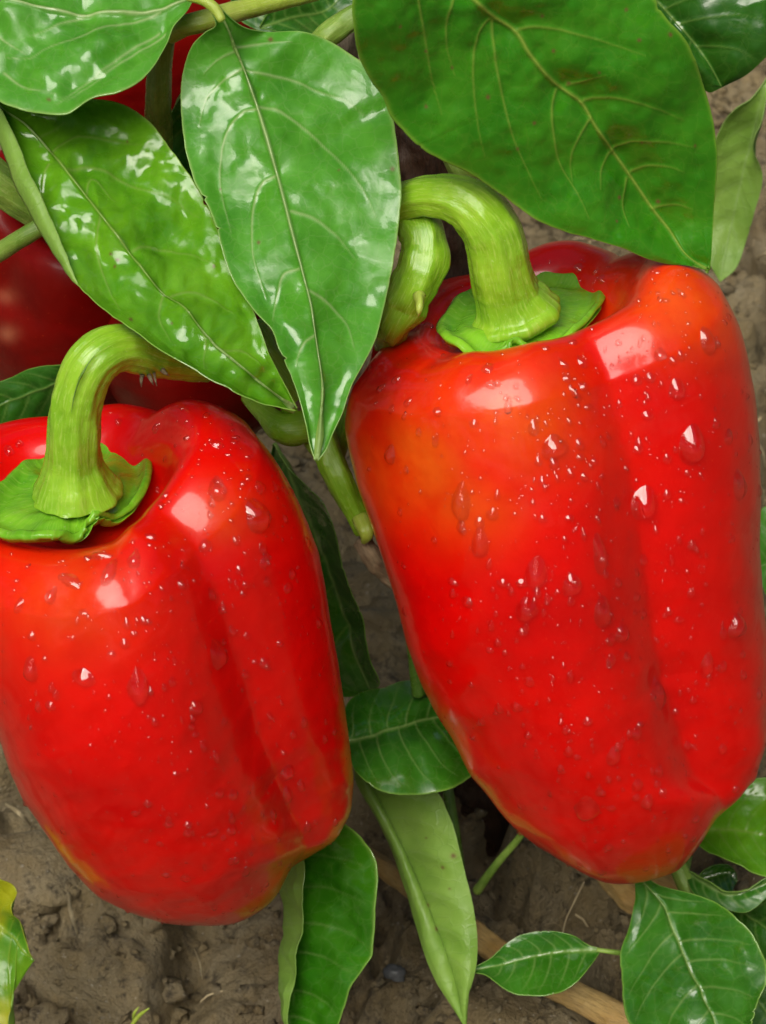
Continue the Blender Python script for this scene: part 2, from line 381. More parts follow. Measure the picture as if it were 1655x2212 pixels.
def polydist(X, Y, line, taper=True):
    line = np.asarray(line, float)
    best = np.full(X.shape, 1e9); par = np.zeros(X.shape)
    L = np.linalg.norm(np.diff(line, axis=0), axis=1); cum = np.concatenate([[0], np.cumsum(L)]); tot = cum[-1]+1e-9
    for i in range(len(line)-1):
        ax, ay = line[i]; bx, by = line[i+1]; dx, dy = bx-ax, by-ay; q = dx*dx+dy*dy+1e-9
        u = np.clip(((X-ax)*dx+(Y-ay)*dy)/q, 0, 1)
        d = np.hypot(X-ax-u*dx, Y-ay-u*dy)
        nb = d < best; best = np.where(nb, d, best); par = np.where(nb, (cum[i]+u*L[i])/tot, par)
    return best, par

def leaf(parent, mid, left, right, mats, res=(200, 110), veins=None, nv=6, relief=1.0, wave=1.0, spots=(),
         seed=0, midw=6.0, veinw=3.4, camber=0.0, curl=None, label=None, flip=False, thick=0.00022, sweep=0.2, groove=1.0):
    n, m = res
    Cm = catmull(mid, n); El = catmull(left, n); Er = catmull(right, n)
    hm = m//2
    tt_ = np.linspace(0, 1, n); fe = np.sin(tt_*math.pi)**0.5; sc_ = min(1.0, np.hypot(*(El-Er)[:, :2].T).max()/350)
    for E_, sd2 in ((El, 0), (Er, 40)):
        dr = (Cm-E_)[:, :2]; dr /= np.linalg.norm(dr, axis=1)[:, None]+1e-6
        nk = 1.8*fbm(tt_*45+seed, tt_*0+sd2, 3, seed) + 9*np.clip(vnoise(tt_*60+seed*3, tt_*0+sd2, seed+1)-0.44, 0, 1)/0.06*(vnoise(tt_*9, tt_*0+sd2, seed) > 0.1)
        E_[:, :2] += dr*(nk*fe*sc_)[:, None]
    v = np.linspace(-1, 1, 2*hm+1); av = np.abs(v)
    E = np.where((v < 0)[None, :, None], El[:, None], Er[:, None])
    Q = Cm[:, None]*(1-av)[None, :, None] + E*av[None, :, None]
    t = np.linspace(0, 1, n)[:, None]
    env = np.sin(np.clip(t, 0.0, 1)*math.pi)**0.6
    Q[..., 2] += camber*(np.sin(av*math.pi)[None])*env
    Xp, Yp = Q[..., 0].copy(), Q[..., 1].copy()
    auto = veins is None
    width = np.hypot(*(El-Er)[:, :2].T).max()
    if veins is None:
        veins = []
        r = random.Random(seed*13+1)
        for side in (-1, 1):
            for k in range(nv):
                t0 = 0.05 + 0.78*(k+0.25*r.random()+(0.35 if side > 0 else 0))/nv
                pl = []
                for vv in np.linspace(0, 0.9, 9):
                    tt = min(t0 + sweep*(vv**1.5)*(1-t0*0.5), 0.985)
                    i = tt*(n-1); i0 = int(i); fr = i-i0; i1 = min(i0+1, n-1)
                    j = hm + side*vv*hm; j0 = int(j)
                    pl.append((Xp[i0, j0]*(1-fr)+Xp[i1, j0]*fr, Yp[i0, j0]*(1-fr)+Yp[i1, j0]*fr))
                veins.append(pl)
    dm, pm = polydist(Xp, Yp, Cm[::4, :2] if n > 60 else Cm[:, :2])
    midw, veinw = midw*0.62, veinw*0.62
    mw = midw*(1-0.7*pm)
    veincol = np.exp(-(dm/mw)**2)*(0.6 if auto else 0.9)
    seg = np.ones(Xp.shape)*1e9
    h = np.zeros(Xp.shape)
    kq = width/450.0                       # relief scales with leaf size
    for k, pl in enumerate(veins):
        pl = catmull(pl, 22)
        d, p = polydist(Xp, Yp, pl)
        vw = veinw*(1-0.7*p)+0.4
        veincol = np.maximum(veincol, (0.34 if auto else 0.6)*np.exp(-(d/vw)**2)*(1-0.55*p**2))
        h -= (1-0.7*p**2)*0.00085*np.exp(-(d/(26*kq+6))**2)*groove
        h += 0.00016*np.exp(-(d/(vw*1.3))**2)*(1-0.6*p)
        seg = np.minimum(seg, d)
    h -= 0.0007*np.exp(-(dm/(34*kq+8))**2)
    h += 0.00050*min(1.0, kq)*np.exp(-(dm/(mw*1.4))**2)
    edge = 1-av[None]; ew = np.clip(edge/0.25, 0, 1)
    h *= (0.3+0.7*ew)
    h += relief*0.0011*fbm(Xp/95+seed, Yp/95+seed*3, 3, seed)*ew
    h += relief*0.00012*fbm(Xp/30+seed, Yp/30, 2, seed+5)*(1-0.5*veincol)
    h += wave*0.0024*(av[None]**3)*vnoise(t*9+seed*3.1, np.sign(v)[None]*2.2+seed+0*t, seed)*env
    h *= kq**0.5*relief if relief < 1 else kq**0.5
    W = P(Q)
    du = np.gradient(W, axis=0); dv = np.gradient(W, axis=1)
    nn = np.cross(du, dv); nn /= np.linalg.norm(nn, axis=2)[..., None]+1e-12
    for ax_ in (0, 1):
        for _ in range(2):
            c_ = np.cumsum(np.pad(nn, [(15, 14) if k == ax_ else (0, 0) for k in range(3)], mode='edge'), axis=ax_)
            nn = (np.take(c_, np.arange(29, c_.shape[ax_]), ax_) - np.concatenate([np.zeros_like(np.take(c_, [0], ax_)), np.take(c_, np.arange(0, c_.shape[ax_]-30), ax_)], ax_))/29.0
    nn /= np.linalg.norm(nn, axis=2)[..., None]+1e-12
    if True:
        sgn = -1.0 if (nn*FW).sum() > 0 else 1.0
    W = W + nn*(sgn*h)[..., None]*(-1 if flip else 1)
    if curl:                               # rolled margin that shows the underside
        side, t0, t1, wpx, lift = curl['side'], curl['t0'], curl['t1'], curl['w'], curl['lift']
        cols = 10; extra = []
        jE = 0 if side < 0 else 2*hm
        c0 = W[:, jE]; inward = W[:, hm]-c0; inward /= np.linalg.norm(inward, axis=1)[:, None]+1e-9
        bump = np.clip(np.sin(np.clip((np.linspace(0, 1, n)-t0)/(t1-t0), 0, 1)*math.pi), 0, 1)**0.7
        for c in range(1, cols+1):
            a = c/cols
            extra.append(c0 + inward*(wpx*SC*bump*a)[:, None] - FW*(lift*bump*math.sin(min(a*2.2, 1.57)))[:, None])
        ex = np.stack(extra, 1)
        if side < 0:
            W = np.concatenate([ex[:, ::-1], W], 1)
            padv = lambda A: np.concatenate([np.repeat(A[:, :1], cols, 1), A], 1)
        else:
            W = np.concatenate([W, ex], 1)
            padv = lambda A: np.concatenate([A, np.repeat(A[:, -1:], cols, 1)], 1)
        Xu = padv(Xp) + 0; veincol = padv(veincol)*1; edge = padv(edge*np.ones(Xp.shape)); Yu = padv(Yp)
        rng_ = np.arange(cols)[::-1]*3.0 if side < 0 else np.arange(cols)*3.0
        if side < 0: Xu[:, :cols] += rng_
        else: Xu[:, -cols:] -= rng_
        if side < 0: edge[:, 1:cols+6] = 0.5
        else: edge[:, -cols-6:-1] = 0.5
    else:
        Xu, Yu = Xp, Yp; edge = edge*np.ones(Xp.shape)
    mcol = np.exp(-(edge/0.022)**2)
    sp = np.zeros(Xu.shape)
    for (sx, sy, sr) in spots:
        sp = np.maximum(sp, np.exp(-((Xu-sx)**2+(Yu-sy)**2)/(sr*0.75)**2*(1+0.6*vnoise(Xu/3, Yu/3, 3)))*1.1)
    data = np.stack([veincol, mcol, np.clip(sp, 0, 1)], -1).reshape(-1, 3)
    uv = np.stack([Xu/1000+seed*0.37, -Yu/1000+seed*0.11], -1).reshape(-1, 2)
    F = grid_faces(W.shape[0], W.shape[1])
    if (sgn > 0) != flip: F = F[:, ::-1]
    return mk('leaf', W.reshape(-1, 3), F, mats, parent, attrs={'leafdata': data}, uv=uv, solid=thick, label=label)

def arcint(vals, x):      # periodic cubic-ish interpolation, x in degrees
    a = np.array([v[0] for v in vals]); b = np.array([v[1:] for v in vals])
    a3 = np.concatenate([a-360, a, a+360]); b3 = np.vstack([b, b, b])
    i = np.clip(np.searchsorted(a3, x, side='right')-1, 0, len(a3)-2)
    u = (x-a3[i])/(a3[i+1]-a3[i]); u = u*u*(3-2*u)
    return b3[i]*(1-u)[:, None] + b3[i+1]*u[:, None]

class Pepper: pass
def pepper(label, top, bottom, Rm, lobes, grooves, material, group='red bell peppers on the plant', chains=None, res=(220, 300),
           seed=0, rim=0.014, blush_glow=(), q0=None, profile=None, noiseamp=1.0):
    """top/bottom = (x,y,d) of calyx seat and of the blossom end. lobes: (deg, Rscale, rimheight, bottomshift); grooves: (deg, top, mid, bottom)
       degrees: 0 faces the camera, 90 to the right"""
    Wt, Wb = P(top), P(bottom); L = np.linalg.norm(Wb-Wt); a = (Wb-Wt)/L
    u = RT - a*np.dot(RT, a); u /= np.linalg.norm(u); w_ = np.cross(a, u); w_ *= (-1 if np.dot(w_, FW) > 0 else 1)
    n, m = res
    deg = np.linspace(0, 360, m, endpoint=False)
    lb = arcint(sorted(lobes), deg)                       # Rscale, rimheight, bottomshift
    # groove function
    g = np.zeros((m, 3))
    for (gd, gt, gm, gb) in grooves:
        dd = (deg-gd+180) % 360-180
        for k, (amp_, wd) in enumerate(((gt, 17), (gm, 18), (gb, 18))):
            g[:, k] += amp_*(0.55*np.exp(-np.abs(dd/wd)**1.5)+0.45*np.exp(-(dd/(wd*1.7))**2))
    prof = profile or [(0.0, 0.000, 1), (0.16, 0.0, 1), (0.30, -0.001, 1), (0.41, -0.30, 1), (0.50, -0.78, 1), (0.60, -1.0, 1), (0.70, -0.92, 1), (0.80, -0.52, 1), (0.89, 0.25, 1), (0.94, 1.0, 1), (0.98, 2.0, 1), (1.0, 3.2, .9), (0.975, 4.7, .8), (0.93, 5.9, .8), (0.85, 7.1, .9), (0.74, 8.1, 1), (0.58, 8.85, 1), (0.38, 9.3, 1), (0.18, 9.3, 1), (0.0, 9.0, 1)]
    pr = np.array(prof)[:, :2]; zmax = 9.3
    prw = pr.copy(); s = catmull(prw, n, uniform=False)
    rr, zz = s[:, 0], s[:, 1]
    tt = np.clip(zz/zmax, 0, 1)
    Rr, DEG = np.meshgrid(np.arange(n), deg, indexing='ij')
    r = rr[:, None]*np.ones((1, m)); z = zz[:, None]*np.ones((1, m))
    topw = np.exp(-((zz+0.2)/1.6)**2)[:, None]*np.clip((rr-0.3)/0.3, 0, 1)[:, None]
    midw_ = np.clip(1-topw, 0, 1)*(1-np.clip((tt-0.55)/0.45, 0, 1))[:, None]
    botw = np.clip((tt-0.5)/0.5, 0, 1)[:, None]**1.2
    gg = g[None, :, 0]*topw + g[None, :, 1]*midw_ + g[None, :, 2]*botw
    r = r*(1 + (lb[None, :, 0]-1)*np.clip((rr-0.1)/0.5, 0, 1)[:, None])*(1-gg)
    zloc = np.where(z < 0, z*rim, z/zmax*L)
    # shoulders sink at the grooves, stay continuous below
    sst = lambda x: np.clip(x, 0, 1)**2*(3-2*np.clip(x, 0, 1))
    rimw = (sst((rr-0.32)/0.36)*np.where(rr == rr, 1-sst((zz+0.6)/5.5), 1))[:, None]
    sink = np.exp(-((zz+0.5)/1.3)**2)[:, None]*np.clip((rr-0.38)/0.2, 0, 1)[:, None]
    zloc = zloc + g[None, :, 0]*sink*rim*2.6 - (lb[None, :, 1]-1)*rim*rimw
    zloc = zloc + lb[None, :, 2]*(botw**1.5)*np.clip(rr[:, None]/0.5, 0, 1)
    zloc -= g[None, :, 2]*botw**3*0.012*np.clip(rr[:, None]/0.3, 0, 1)
    th = np.radians(DEG)
    nz = fbm(np.cos(th)*1.5+seed*5+z*0.25, np.sin(th)*1.5+z*0.18+9, 2, seed+3, 0.35)
    nz2 = fbm(np.cos(th)*6+seed*5+z*1.5, np.sin(th)*6+z*1.1+9, 2, seed+13)
    r = r*(1+(0.032*nz + 0.007*nz2)*noiseamp*np.clip(rr[:, None]/0.4, 0, 1))
    W = Wt + a*zloc[..., None] + (u*np.sin(th)[..., None] + w_*np.cos(th)[..., None])*(r*Rm)[..., None]
    if chains:
        lc, rc = [np.array(c_, float) for c_ in chains]
        pt, pb = np.array(top[:2], float), np.array(bottom[:2], float); a2 = (pb-pt)/np.linalg.norm(pb-pt); e2 = np.array([a2[1], -a2[0]])
        if e2[0] < 0: e2 = -e2
        def qe(c_): return (c_-pt)@a2, (c_-pt)@e2
        lq, le = qe(lc); rq, re_ = qe(rc)
        o1 = np.argsort(lq); o2 = np.argsort(rq)
        nb = 90
        for it in range(7):
            pxy = unP(W); q, e = qe(pxy[..., :2]); qm = q.max()
            qs = np.linspace(q0, qm, nb); mL = np.full(nb, np.nan); mR = mL.copy()
            idx = np.clip(((q-q0)/(qm-q0)*nb).astype(int), -1, nb-1)
            ok = (q >= q0)
            for b in range(nb):
                mk_ = ok & (idx == b)
                if mk_.any(): mL[b] = e[mk_].min(); mR[b] = e[mk_].max()
            good = ~np.isnan(mL)
            mL = np.interp(qs, qs[good], mL[good]); mR = np.interp(qs, qs[good], mR[good])
            tL = np.interp(qs, lq[o1], le[o1]); tR = np.interp(qs, rq[o2], re_[o2])
            c0 = (tL+tR)/2; wid = np.maximum(mR-mL, 60)
            sc = np.clip(np.maximum(tR-tL, 60)/wid, 0.75, 1.35)
            sh = c0 - (mL+mR)/2*1.0
            ker = np.exp(-np.linspace(-2, 2, 9)**2); ker /= ker.sum()
            kend = int(nb*0.86); sc[kend:] = sc[kend]; sh[kend:] = sh[kend]
            sm = lambda A: np.convolve(np.pad(A, 4, mode='edge'), ker, 'valid')
            sc, sh = sm(sc), sm(sh); cm = sm((mL+mR)/2)
            fsc = np.interp(q, qs, sc); fsh = np.interp(q, qs, sh); fc = np.interp(q, qs, cm)
            fade = np.clip((q-(q0-250))/250, 0, 1); fade = fade*fade*(3-2*fade)
            de = ((fc+fsh+(e-fc)*fsc) - e)*fade*0.85
            k = (pxy[..., 2]+DIST)/DIST*SC
            W = W + u[None, None]*(de*k)[..., None]
            tq = max(lq.max(), rq.max()); st_ = (tq-qm)*np.clip((q-q0)/(qm-q0), 0, 1)**1.5
            W = W + a[None, None]*(st_*k*1.1)[..., None]*0.9
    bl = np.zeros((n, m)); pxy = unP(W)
    for (bx, by, br, ba) in blush_glow:
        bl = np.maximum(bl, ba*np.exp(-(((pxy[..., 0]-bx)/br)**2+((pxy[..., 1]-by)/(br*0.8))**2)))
    rootp = thing('bell_pepper', Wt, label, 'bell pepper', group)
    Wf = W.reshape(-1, 3); F = grid_faces(n, m, True)
    ctr = W.mean((0, 1))
    f0 = F[len(F)//2]; nf = np.cross(Wf[f0[1]]-Wf[f0[0]], Wf[f0[2]]-Wf[f0[1]])
    if np.dot(nf, Wf[f0[0]]-ctr) < 0: F = F[:, ::-1]
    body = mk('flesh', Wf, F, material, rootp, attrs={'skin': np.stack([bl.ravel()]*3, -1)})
    p = Pepper(); p.root = rootp; p.W = W; p.a = a; p.u = u; p.w = w_; p.top = Wt; p.body = body; p.F = F
    p.bvh = BVHTree.FromPolygons([tuple(x) for x in Wf.tolist()], [tuple(x) for x in F.tolist()])
    return p

def calyx(pep, cx, cy, d0, outline, m, seed=0, tilt=1.96, thick=0.0018, cup=0.0008, lift=0.0):
    """green cap spread over the seat of the stalk; outline in photo units"""
    o = np.array(outline, float); ang = np.degrees(np.arctan2(-(o[:, 1]-cy), o[:, 0]-cx)) % 360
    rad = np.hypot(o[:, 0]-cx, o[:, 1]-cy); srt = np.argsort(ang); ang, rad = ang[srt], rad[srt]
    nA, nR = 220, 40
    A = np.linspace(0, 360, nA, endpoint=False)
    Rr = np.interp(A, np.concatenate([ang-360, ang, ang+360]), np.concatenate([rad, rad, rad]))
    kk = np.ones(7)/7; Rr = np.convolve(np.concatenate([Rr[-3:], Rr, Rr[:3]]), kk, 'valid')
    q = np.linspace(0.02, 1, nR)
    QQ, AA = np.meshgrid(q, np.radians(A), indexing='ij')
    x = cx + np.cos(AA)*Rr[None]*QQ; y = cy - np.sin(AA)*Rr[None]*QQ
    d = d0 + (cy-y)*SC*tilt
    V = P(np.stack([x, y, d], -1))
    nrm = -pep.a
    h = 0.0007*fbm(np.cos(AA)*QQ*3+seed, np.sin(AA)*QQ*3+seed, 3, seed)*2 + 0.0006*np.cos(AA*5+seed)*QQ + 0.0009*(QQ**3)*vnoise(np.cos(AA)*2+seed, np.sin(AA)*3, seed+4)*2
    h += 0.0022*np.exp(-(QQ/0.62)**2)
    h += cup*QQ**2 + lift + 0.0009*np.exp(-((QQ-0.93)/0.06)**2) - 0.0006*np.exp(-((QQ-0.78)/0.08)**2)
    V = V + nrm*h[..., None]
    uv = np.stack([QQ*0.9, AA/6.28*5], -1).reshape(-1, 2)
    F = grid_faces(nR, nA, True)
    Vf = V.reshape(-1, 3); nf = np.cross(Vf[F[0][1]]-Vf[F[0][0]], Vf[F[0][2]]-Vf[F[0][1]])
    F = F if np.dot(nf, nrm) > 0 else F[:, ::-1]
    return mk('calyx', Vf, F, m, pep.root, uv=uv, solid=thick)

# ================================================================== the place
# ---- hedge ring added out of view to keep low reflections on the peppers dark
def hedge():
    r = np.random.default_rng(11); n = 15000
    a = r.uniform(0, 2*math.pi, n); R = 3.4 + r.uniform(-0.45, 0.45, n) + 0.5*vnoise(a*3, a*0, 4); top = 3.0 + 0.9*vnoise(a*5, a*0+3, 2)
    z = top*np.sqrt(r.random(n)) ; c = np.stack([np.sin(a)*R, 0.4+np.cos(a)*R, z], -1)
    t1 = r.normal(size=(n, 3)); t1 /= np.linalg.norm(t1, axis=1)[:, None]
    t2 = np.cross(t1, r.normal(size=(n, 3))); t2 /= np.linalg.norm(t2, axis=1)[:, None]
    s_ = r.uniform(0.07, 0.15, n)[:, None]
    V = np.stack([c-t1*s_, c+t2*s_*0.5, c+t1*s_, c-t2*s_*0.5], 1).reshape(-1, 3)
    F = np.arange(4*n).reshape(n, 4)
    root = thing('added_hedge', (0, 3.8, 0), 'dark green hedge added out of view to darken low reflections', 'hedge')
    mk('foliage', V, F, M['hedge'], root, smooth=False, kind='stuff')
m, t, n, l = mat('hedge_green'); M['hedge'] = m
bs = N(n, 'ShaderNodeBsdfPrincipled'); tc = N(n, 'ShaderNodeTexCoord'); bs.inputs['Roughness'].default_value = 0.6
l.new(mixc(n, l, noise(n, l, tc.outputs['Object'], 3, 3), (0.02, 0.05, 0.01), (0.05, 0.1, 0.02)), bs.inputs['Base Color'])
o = N(n, 'ShaderNodeOutputMaterial'); l.new(bs.outputs[0], o.inputs[0])
hedge()

# ---- stake and canes
stake = thing('wooden_stake', P(G(1058, 1872)), 'thick dark wet wooden stake standing in the soil behind the peppers', 'stake')
gb = G(1058, 1876, -0.03)
tube('post', [gb, (1045, 1700, 0.125), (1010, 1250, 0.09), (955, 600, 0.05), (925, 330, 0.035), (880, -120, 0.02)], [82, 81, 84, 80, 80, 86], M['bark'], stake, ribs=7, amp=0.035, lump=0.12, n=160, seg=60, seed=3)
cane = thing('wooden_cane', P((745, 150, 0.12)), 'slim grey weathered cane rising behind the two top leaves', 'cane')
tube('cane_shaft', [G(700, 560, -0.02), (738, 330, 0.12), (745, 120, 0.06), (742, 30, 0.05), (738, -160, 0.04)], [30, 29, 27, 26, 25], M['greywood'], cane, ribs=5, amp=0.06, lump=0.15, n=90, seg=32, seed=5)

# ---- peppers
KR = dict(group='red bell peppers hanging on the plant')
rightL = [(850, 730), (792, 782), (768, 812), (752, 850), (745, 890), (745, 930), (755, 980), (775, 1060), (800, 1130), (830, 1220), (858, 1310), (880, 1400), (908, 1480), (940, 1545), (978, 1605), (1014, 1680), (1050, 1722), (1085, 1768), (1130, 1822), (1190, 1872), (1240, 1903), (1262, 1916)]
rightR = [(1530, 590), (1562, 618), (1595, 680), (1615, 760), (1632, 850), (1642, 960), (1645, 1080), (1642, 1180), (1650, 1300), (1660, 1400), (1662, 1520), (1656, 1620), (1630, 1700), (1577, 1757), (1520, 1795), (1475, 1832), (1417, 1868), (1350, 1893), (1300, 1910), (1275, 1917)]
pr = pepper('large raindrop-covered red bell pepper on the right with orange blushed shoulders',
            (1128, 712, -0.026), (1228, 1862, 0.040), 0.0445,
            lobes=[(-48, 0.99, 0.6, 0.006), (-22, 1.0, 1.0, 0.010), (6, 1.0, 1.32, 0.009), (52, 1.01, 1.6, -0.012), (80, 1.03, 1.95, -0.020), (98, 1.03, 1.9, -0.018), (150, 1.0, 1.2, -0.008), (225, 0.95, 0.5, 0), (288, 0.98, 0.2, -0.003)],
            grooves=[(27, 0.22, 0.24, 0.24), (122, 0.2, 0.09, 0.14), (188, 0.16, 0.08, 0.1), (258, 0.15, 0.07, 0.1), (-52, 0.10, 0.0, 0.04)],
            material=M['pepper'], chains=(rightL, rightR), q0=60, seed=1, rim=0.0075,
            blush_glow=[(880, 1000, 140, 0.6), (1080, 900, 170, 0.5), (1470, 650, 150, 0.42), (1010, 1090, 110, 0.4)])  # ripening orange, with the glow round the shoulder highlight painted in
leftL = [(-70, 1130), (-85, 1230), (-82, 1340), (-62, 1440), (-32, 1525), (0, 1600), (22, 1670), (50, 1730), (95, 1798), (150, 1878), (205, 1938), (270, 1980), (330, 2004), (400, 2012), (430, 2013)]
leftR = [(520, 885), (560, 920), (600, 980), (632, 1050), (662, 1120), (688, 1190), (702, 1260), (714, 1340), (731, 1430), (746, 1530), (758, 1620), (766, 1690), (760, 1760), (735, 1812), (700, 1848), (655, 1870), (610, 1890), (570, 1935), (530, 1968), (490, 1996), (450, 2011)]
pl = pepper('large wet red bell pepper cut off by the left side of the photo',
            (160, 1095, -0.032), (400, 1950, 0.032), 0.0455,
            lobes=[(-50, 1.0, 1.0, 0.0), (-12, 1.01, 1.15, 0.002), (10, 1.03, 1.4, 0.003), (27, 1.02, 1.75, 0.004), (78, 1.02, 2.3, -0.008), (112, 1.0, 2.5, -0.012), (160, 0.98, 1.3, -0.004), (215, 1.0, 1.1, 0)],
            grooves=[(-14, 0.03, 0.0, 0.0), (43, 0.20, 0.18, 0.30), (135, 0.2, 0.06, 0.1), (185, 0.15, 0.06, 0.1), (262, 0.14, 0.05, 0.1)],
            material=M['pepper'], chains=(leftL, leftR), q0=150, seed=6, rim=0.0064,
            blush_glow=[(120, 1290, 170, 0.25), (470, 1110, 80, 0.25)])  # orange glow of the shoulder highlight put into the skin colour
small = dict(res=(120, 160))
lob4 = [(0, 1, 1, 0), (88, 1, 1.1, -0.003), (180, 1, 1, 0), (272, 1, 1, -0.002)]
gr4 = [(45, 0.14, 0.07, 0.12), (135, 0.14, 0.07, 0.12), (225, 0.14, 0.07, 0.12), (315, 0.14, 0.06, 0.12)]
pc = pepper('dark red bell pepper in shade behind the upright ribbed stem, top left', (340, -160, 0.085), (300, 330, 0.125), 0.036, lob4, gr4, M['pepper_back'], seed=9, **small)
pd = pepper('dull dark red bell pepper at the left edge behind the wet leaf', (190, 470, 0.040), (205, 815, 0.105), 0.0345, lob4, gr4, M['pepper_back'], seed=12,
            blush_glow=[(18, 720, 22, 0.8), (14, 640, 20, 0.6)], **small)  # highlight along the left edge painted into the skin as pale streaks
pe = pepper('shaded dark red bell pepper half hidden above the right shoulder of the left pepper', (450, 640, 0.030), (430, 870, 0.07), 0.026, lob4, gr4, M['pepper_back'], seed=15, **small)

tube('stalk', [(815, 480, -0.032), (865, 442, -0.038), (930, 424, -0.043), (1010, 440, -0.046), (1062, 500, -0.045), (1080, 570, -0.042), (1096, 635, -0.038), (1109, 665, -0.036), (1116, 685, -0.035), (1120, 700, -0.0342)],
     [44, 42, 46, 57, 64, 66, 71, 88, 103, 84], M['stalk'], pr.root, ribs=7, amp=0.03, lump=0.03, seg=64, seed=2, n=190)
calyx(pr, 1124, 700, -0.0305, [(1315, 620), (1275, 606), (1215, 612), (1150, 622), (1060, 630), (1010, 648), (978, 662), (955, 690), (938, 716), (958, 748), (1000, 772), (1045, 792), (1085, 782), (1120, 772), (1190, 766), (1240, 752), (1268, 728), (1290, 700), (1308, 668)], M['calyx'], seed=2, tilt=1.85, lift=0.0006)
tube('stalk', [(450, 790, -0.036), (385, 785, -0.042), (330, 772, -0.048), (262, 752, -0.055), (205, 775, -0.058), (172, 845, -0.056), (160, 930, -0.053), (160, 1000, -0.049), (163, 1044, -0.0465), (166, 1068, -0.045), (167, 1084, -0.0443)],
     [34, 36, 43, 50, 55, 56, 57, 62, 85, 97, 80], M['stalk'], pl.root, ribs=7, amp=0.035, lump=0.03, seg=64, seed=8, n=190)
tube('scar', [(206, 766, -0.0635), (189, 788, -0.0638), (172, 818, -0.0632), (162, 850, -0.0618), (154, 892, -0.0606)], [0.3, 1.3, 2.0, 1.2, 0.3], M['stem_dark'], pl.root, n=60, seg=10, lump=0.9)
calyx(pl, 166, 1084, -0.0395, [(332, 1010), (314, 966), (240, 962), (170, 985), (100, 998), (62, 1010), (20, 1050), (-30, 1090), (-60, 1120), (-30, 1152), (0, 1162), (55, 1176), (110, 1182), (150, 1172), (200, 1146), (250, 1122), (312, 1090), (334, 1050)], M['calyx'], seed=5, tilt=1.85, lift=0.0006)
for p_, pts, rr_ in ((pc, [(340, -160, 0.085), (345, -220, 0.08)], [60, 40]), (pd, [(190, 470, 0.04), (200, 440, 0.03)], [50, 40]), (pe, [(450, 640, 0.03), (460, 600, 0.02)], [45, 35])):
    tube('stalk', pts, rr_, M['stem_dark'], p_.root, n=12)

# ---- the plant: stems are parts, every leaf is a part
plant = thing('pepper_plant', P(G(800, 1500)), 'big pepper plant with glossy wet leaves and branches carrying the red peppers', 'pepper plant')
def st(pts, r, m='stem', name='branch', **kw): return tube(name, pts, r, M[m], plant, **kw)
st([(838, 770, 0.0), (850, 705, -0.03), (876, 652, -0.036), (904, 595, -0.038), (916, 540, -0.038), (902, 488, -0.037), (840, 440, -0.032)], [28, 38, 48, 52, 50, 48, 44], 'stalk', ribs=6, amp=0.03, seed=21, lump=0.10, seg=48)
st([(1035, 430, 0.0), (1000, 372, -0.01), (975, 320, -0.01), (960, 240, 0.0)], [22, 27, 28, 28], 'stem', ribs=5, seed=24)
st([(366, 72, -0.03), (400, 55, -0.035), (440, 46, -0.035), (520, 22, -0.03), (610, 0, -0.025), (720, -30, -0.02)], [22, 22, 24, 23, 21, 22], 'stem_yellow', ribs=4, amp=0.03, seed=25)
st([(362, 50, -0.03), (350, 110, -0.022), (342, 200, -0.015), (342, 300, 0.0), (350, 470, 0.01)], [24, 26, 28, 30, 30], 'stem', name='stem', ribs=6, amp=0.06, seed=26)
st([(405, -6, -0.060), (440, 2, -0.060), (464, 18, -0.060), (480, 45, -0.060)], [9, 11, 12, 9], 'stem_yellow', name='petiole', seed=27)
st([(790, 20, -0.02), (745, 48, -0.02), (700, 82, -0.02), (640, 150, -0.01)], [25, 27, 25, 24], 'stem', ribs=4, seed=28)
st([(-60, 350, -0.01), (0, 395, -0.008), (50, 432, -0.005), (120, 480, 0.0), (240, 590, 0.02)], [44, 44, 42, 40, 36], 'stem', name='stem', ribs=7, amp=0.05, seed=29, seg=48)
st([(-50, 572, 0.0), (0, 545, -0.005), (50, 512, -0.01), (110, 478, -0.012)], [20, 20, 20, 18], 'stem', name='petiole', seed=30)
st([(545, 700, -0.01), (585, 775, -0.008), (625, 835, -0.005), (665, 900, 0.0), (700, 965, 0.0), (735, 1040, 0.0), (765, 1100, 0.002), (788, 1145, 0.004)], [26, 30, 36, 40, 34, 29, 25, 22], 'stalk', seed=31, lump=0.08, seg=48, ribs=6, amp=0.04)
st([(535, 855, 0.005), (575, 895, 0.0), (615, 928, -0.004), (655, 925, -0.004), (690, 915, 0.0)], [16, 24, 34, 36, 26], 'stalk', seed=32, lump=0.08)
st([(742, 880, 0.012), (738, 930, 0.01), (722, 985, 0.008)], [20, 24, 24], 'stalk', seed=33)
st([(780, 1120, 0.0), (792, 1150, -0.002), (786, 1172, 0.0)], [20, 17, 6], 'stem_yellow', name='node', seed=34, n=20)
st([(780, 1165, 0.006), (800, 1195, 0.006), (830, 1230, 0.01), (870, 1270, 0.012)], [18, 26, 22, 16], 'drybrown', name='husk', seed=35, lump=0.2)
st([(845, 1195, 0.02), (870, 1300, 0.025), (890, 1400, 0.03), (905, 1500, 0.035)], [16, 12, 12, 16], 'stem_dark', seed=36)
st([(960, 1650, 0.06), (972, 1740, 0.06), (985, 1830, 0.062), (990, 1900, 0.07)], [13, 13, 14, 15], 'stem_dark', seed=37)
st([(1150, 1770, 0.05), (1120, 1812, 0.055), (1070, 1870, 0.06), (1030, 1925, 0.066)], [8, 8, 9, 11], 'stem', name='petiole', seed=38)
st([(645, 868, -0.018), (652, 884, -0.018)], [11, 8], 'drybrown', name='leaf_scar', seed=39, n=12)
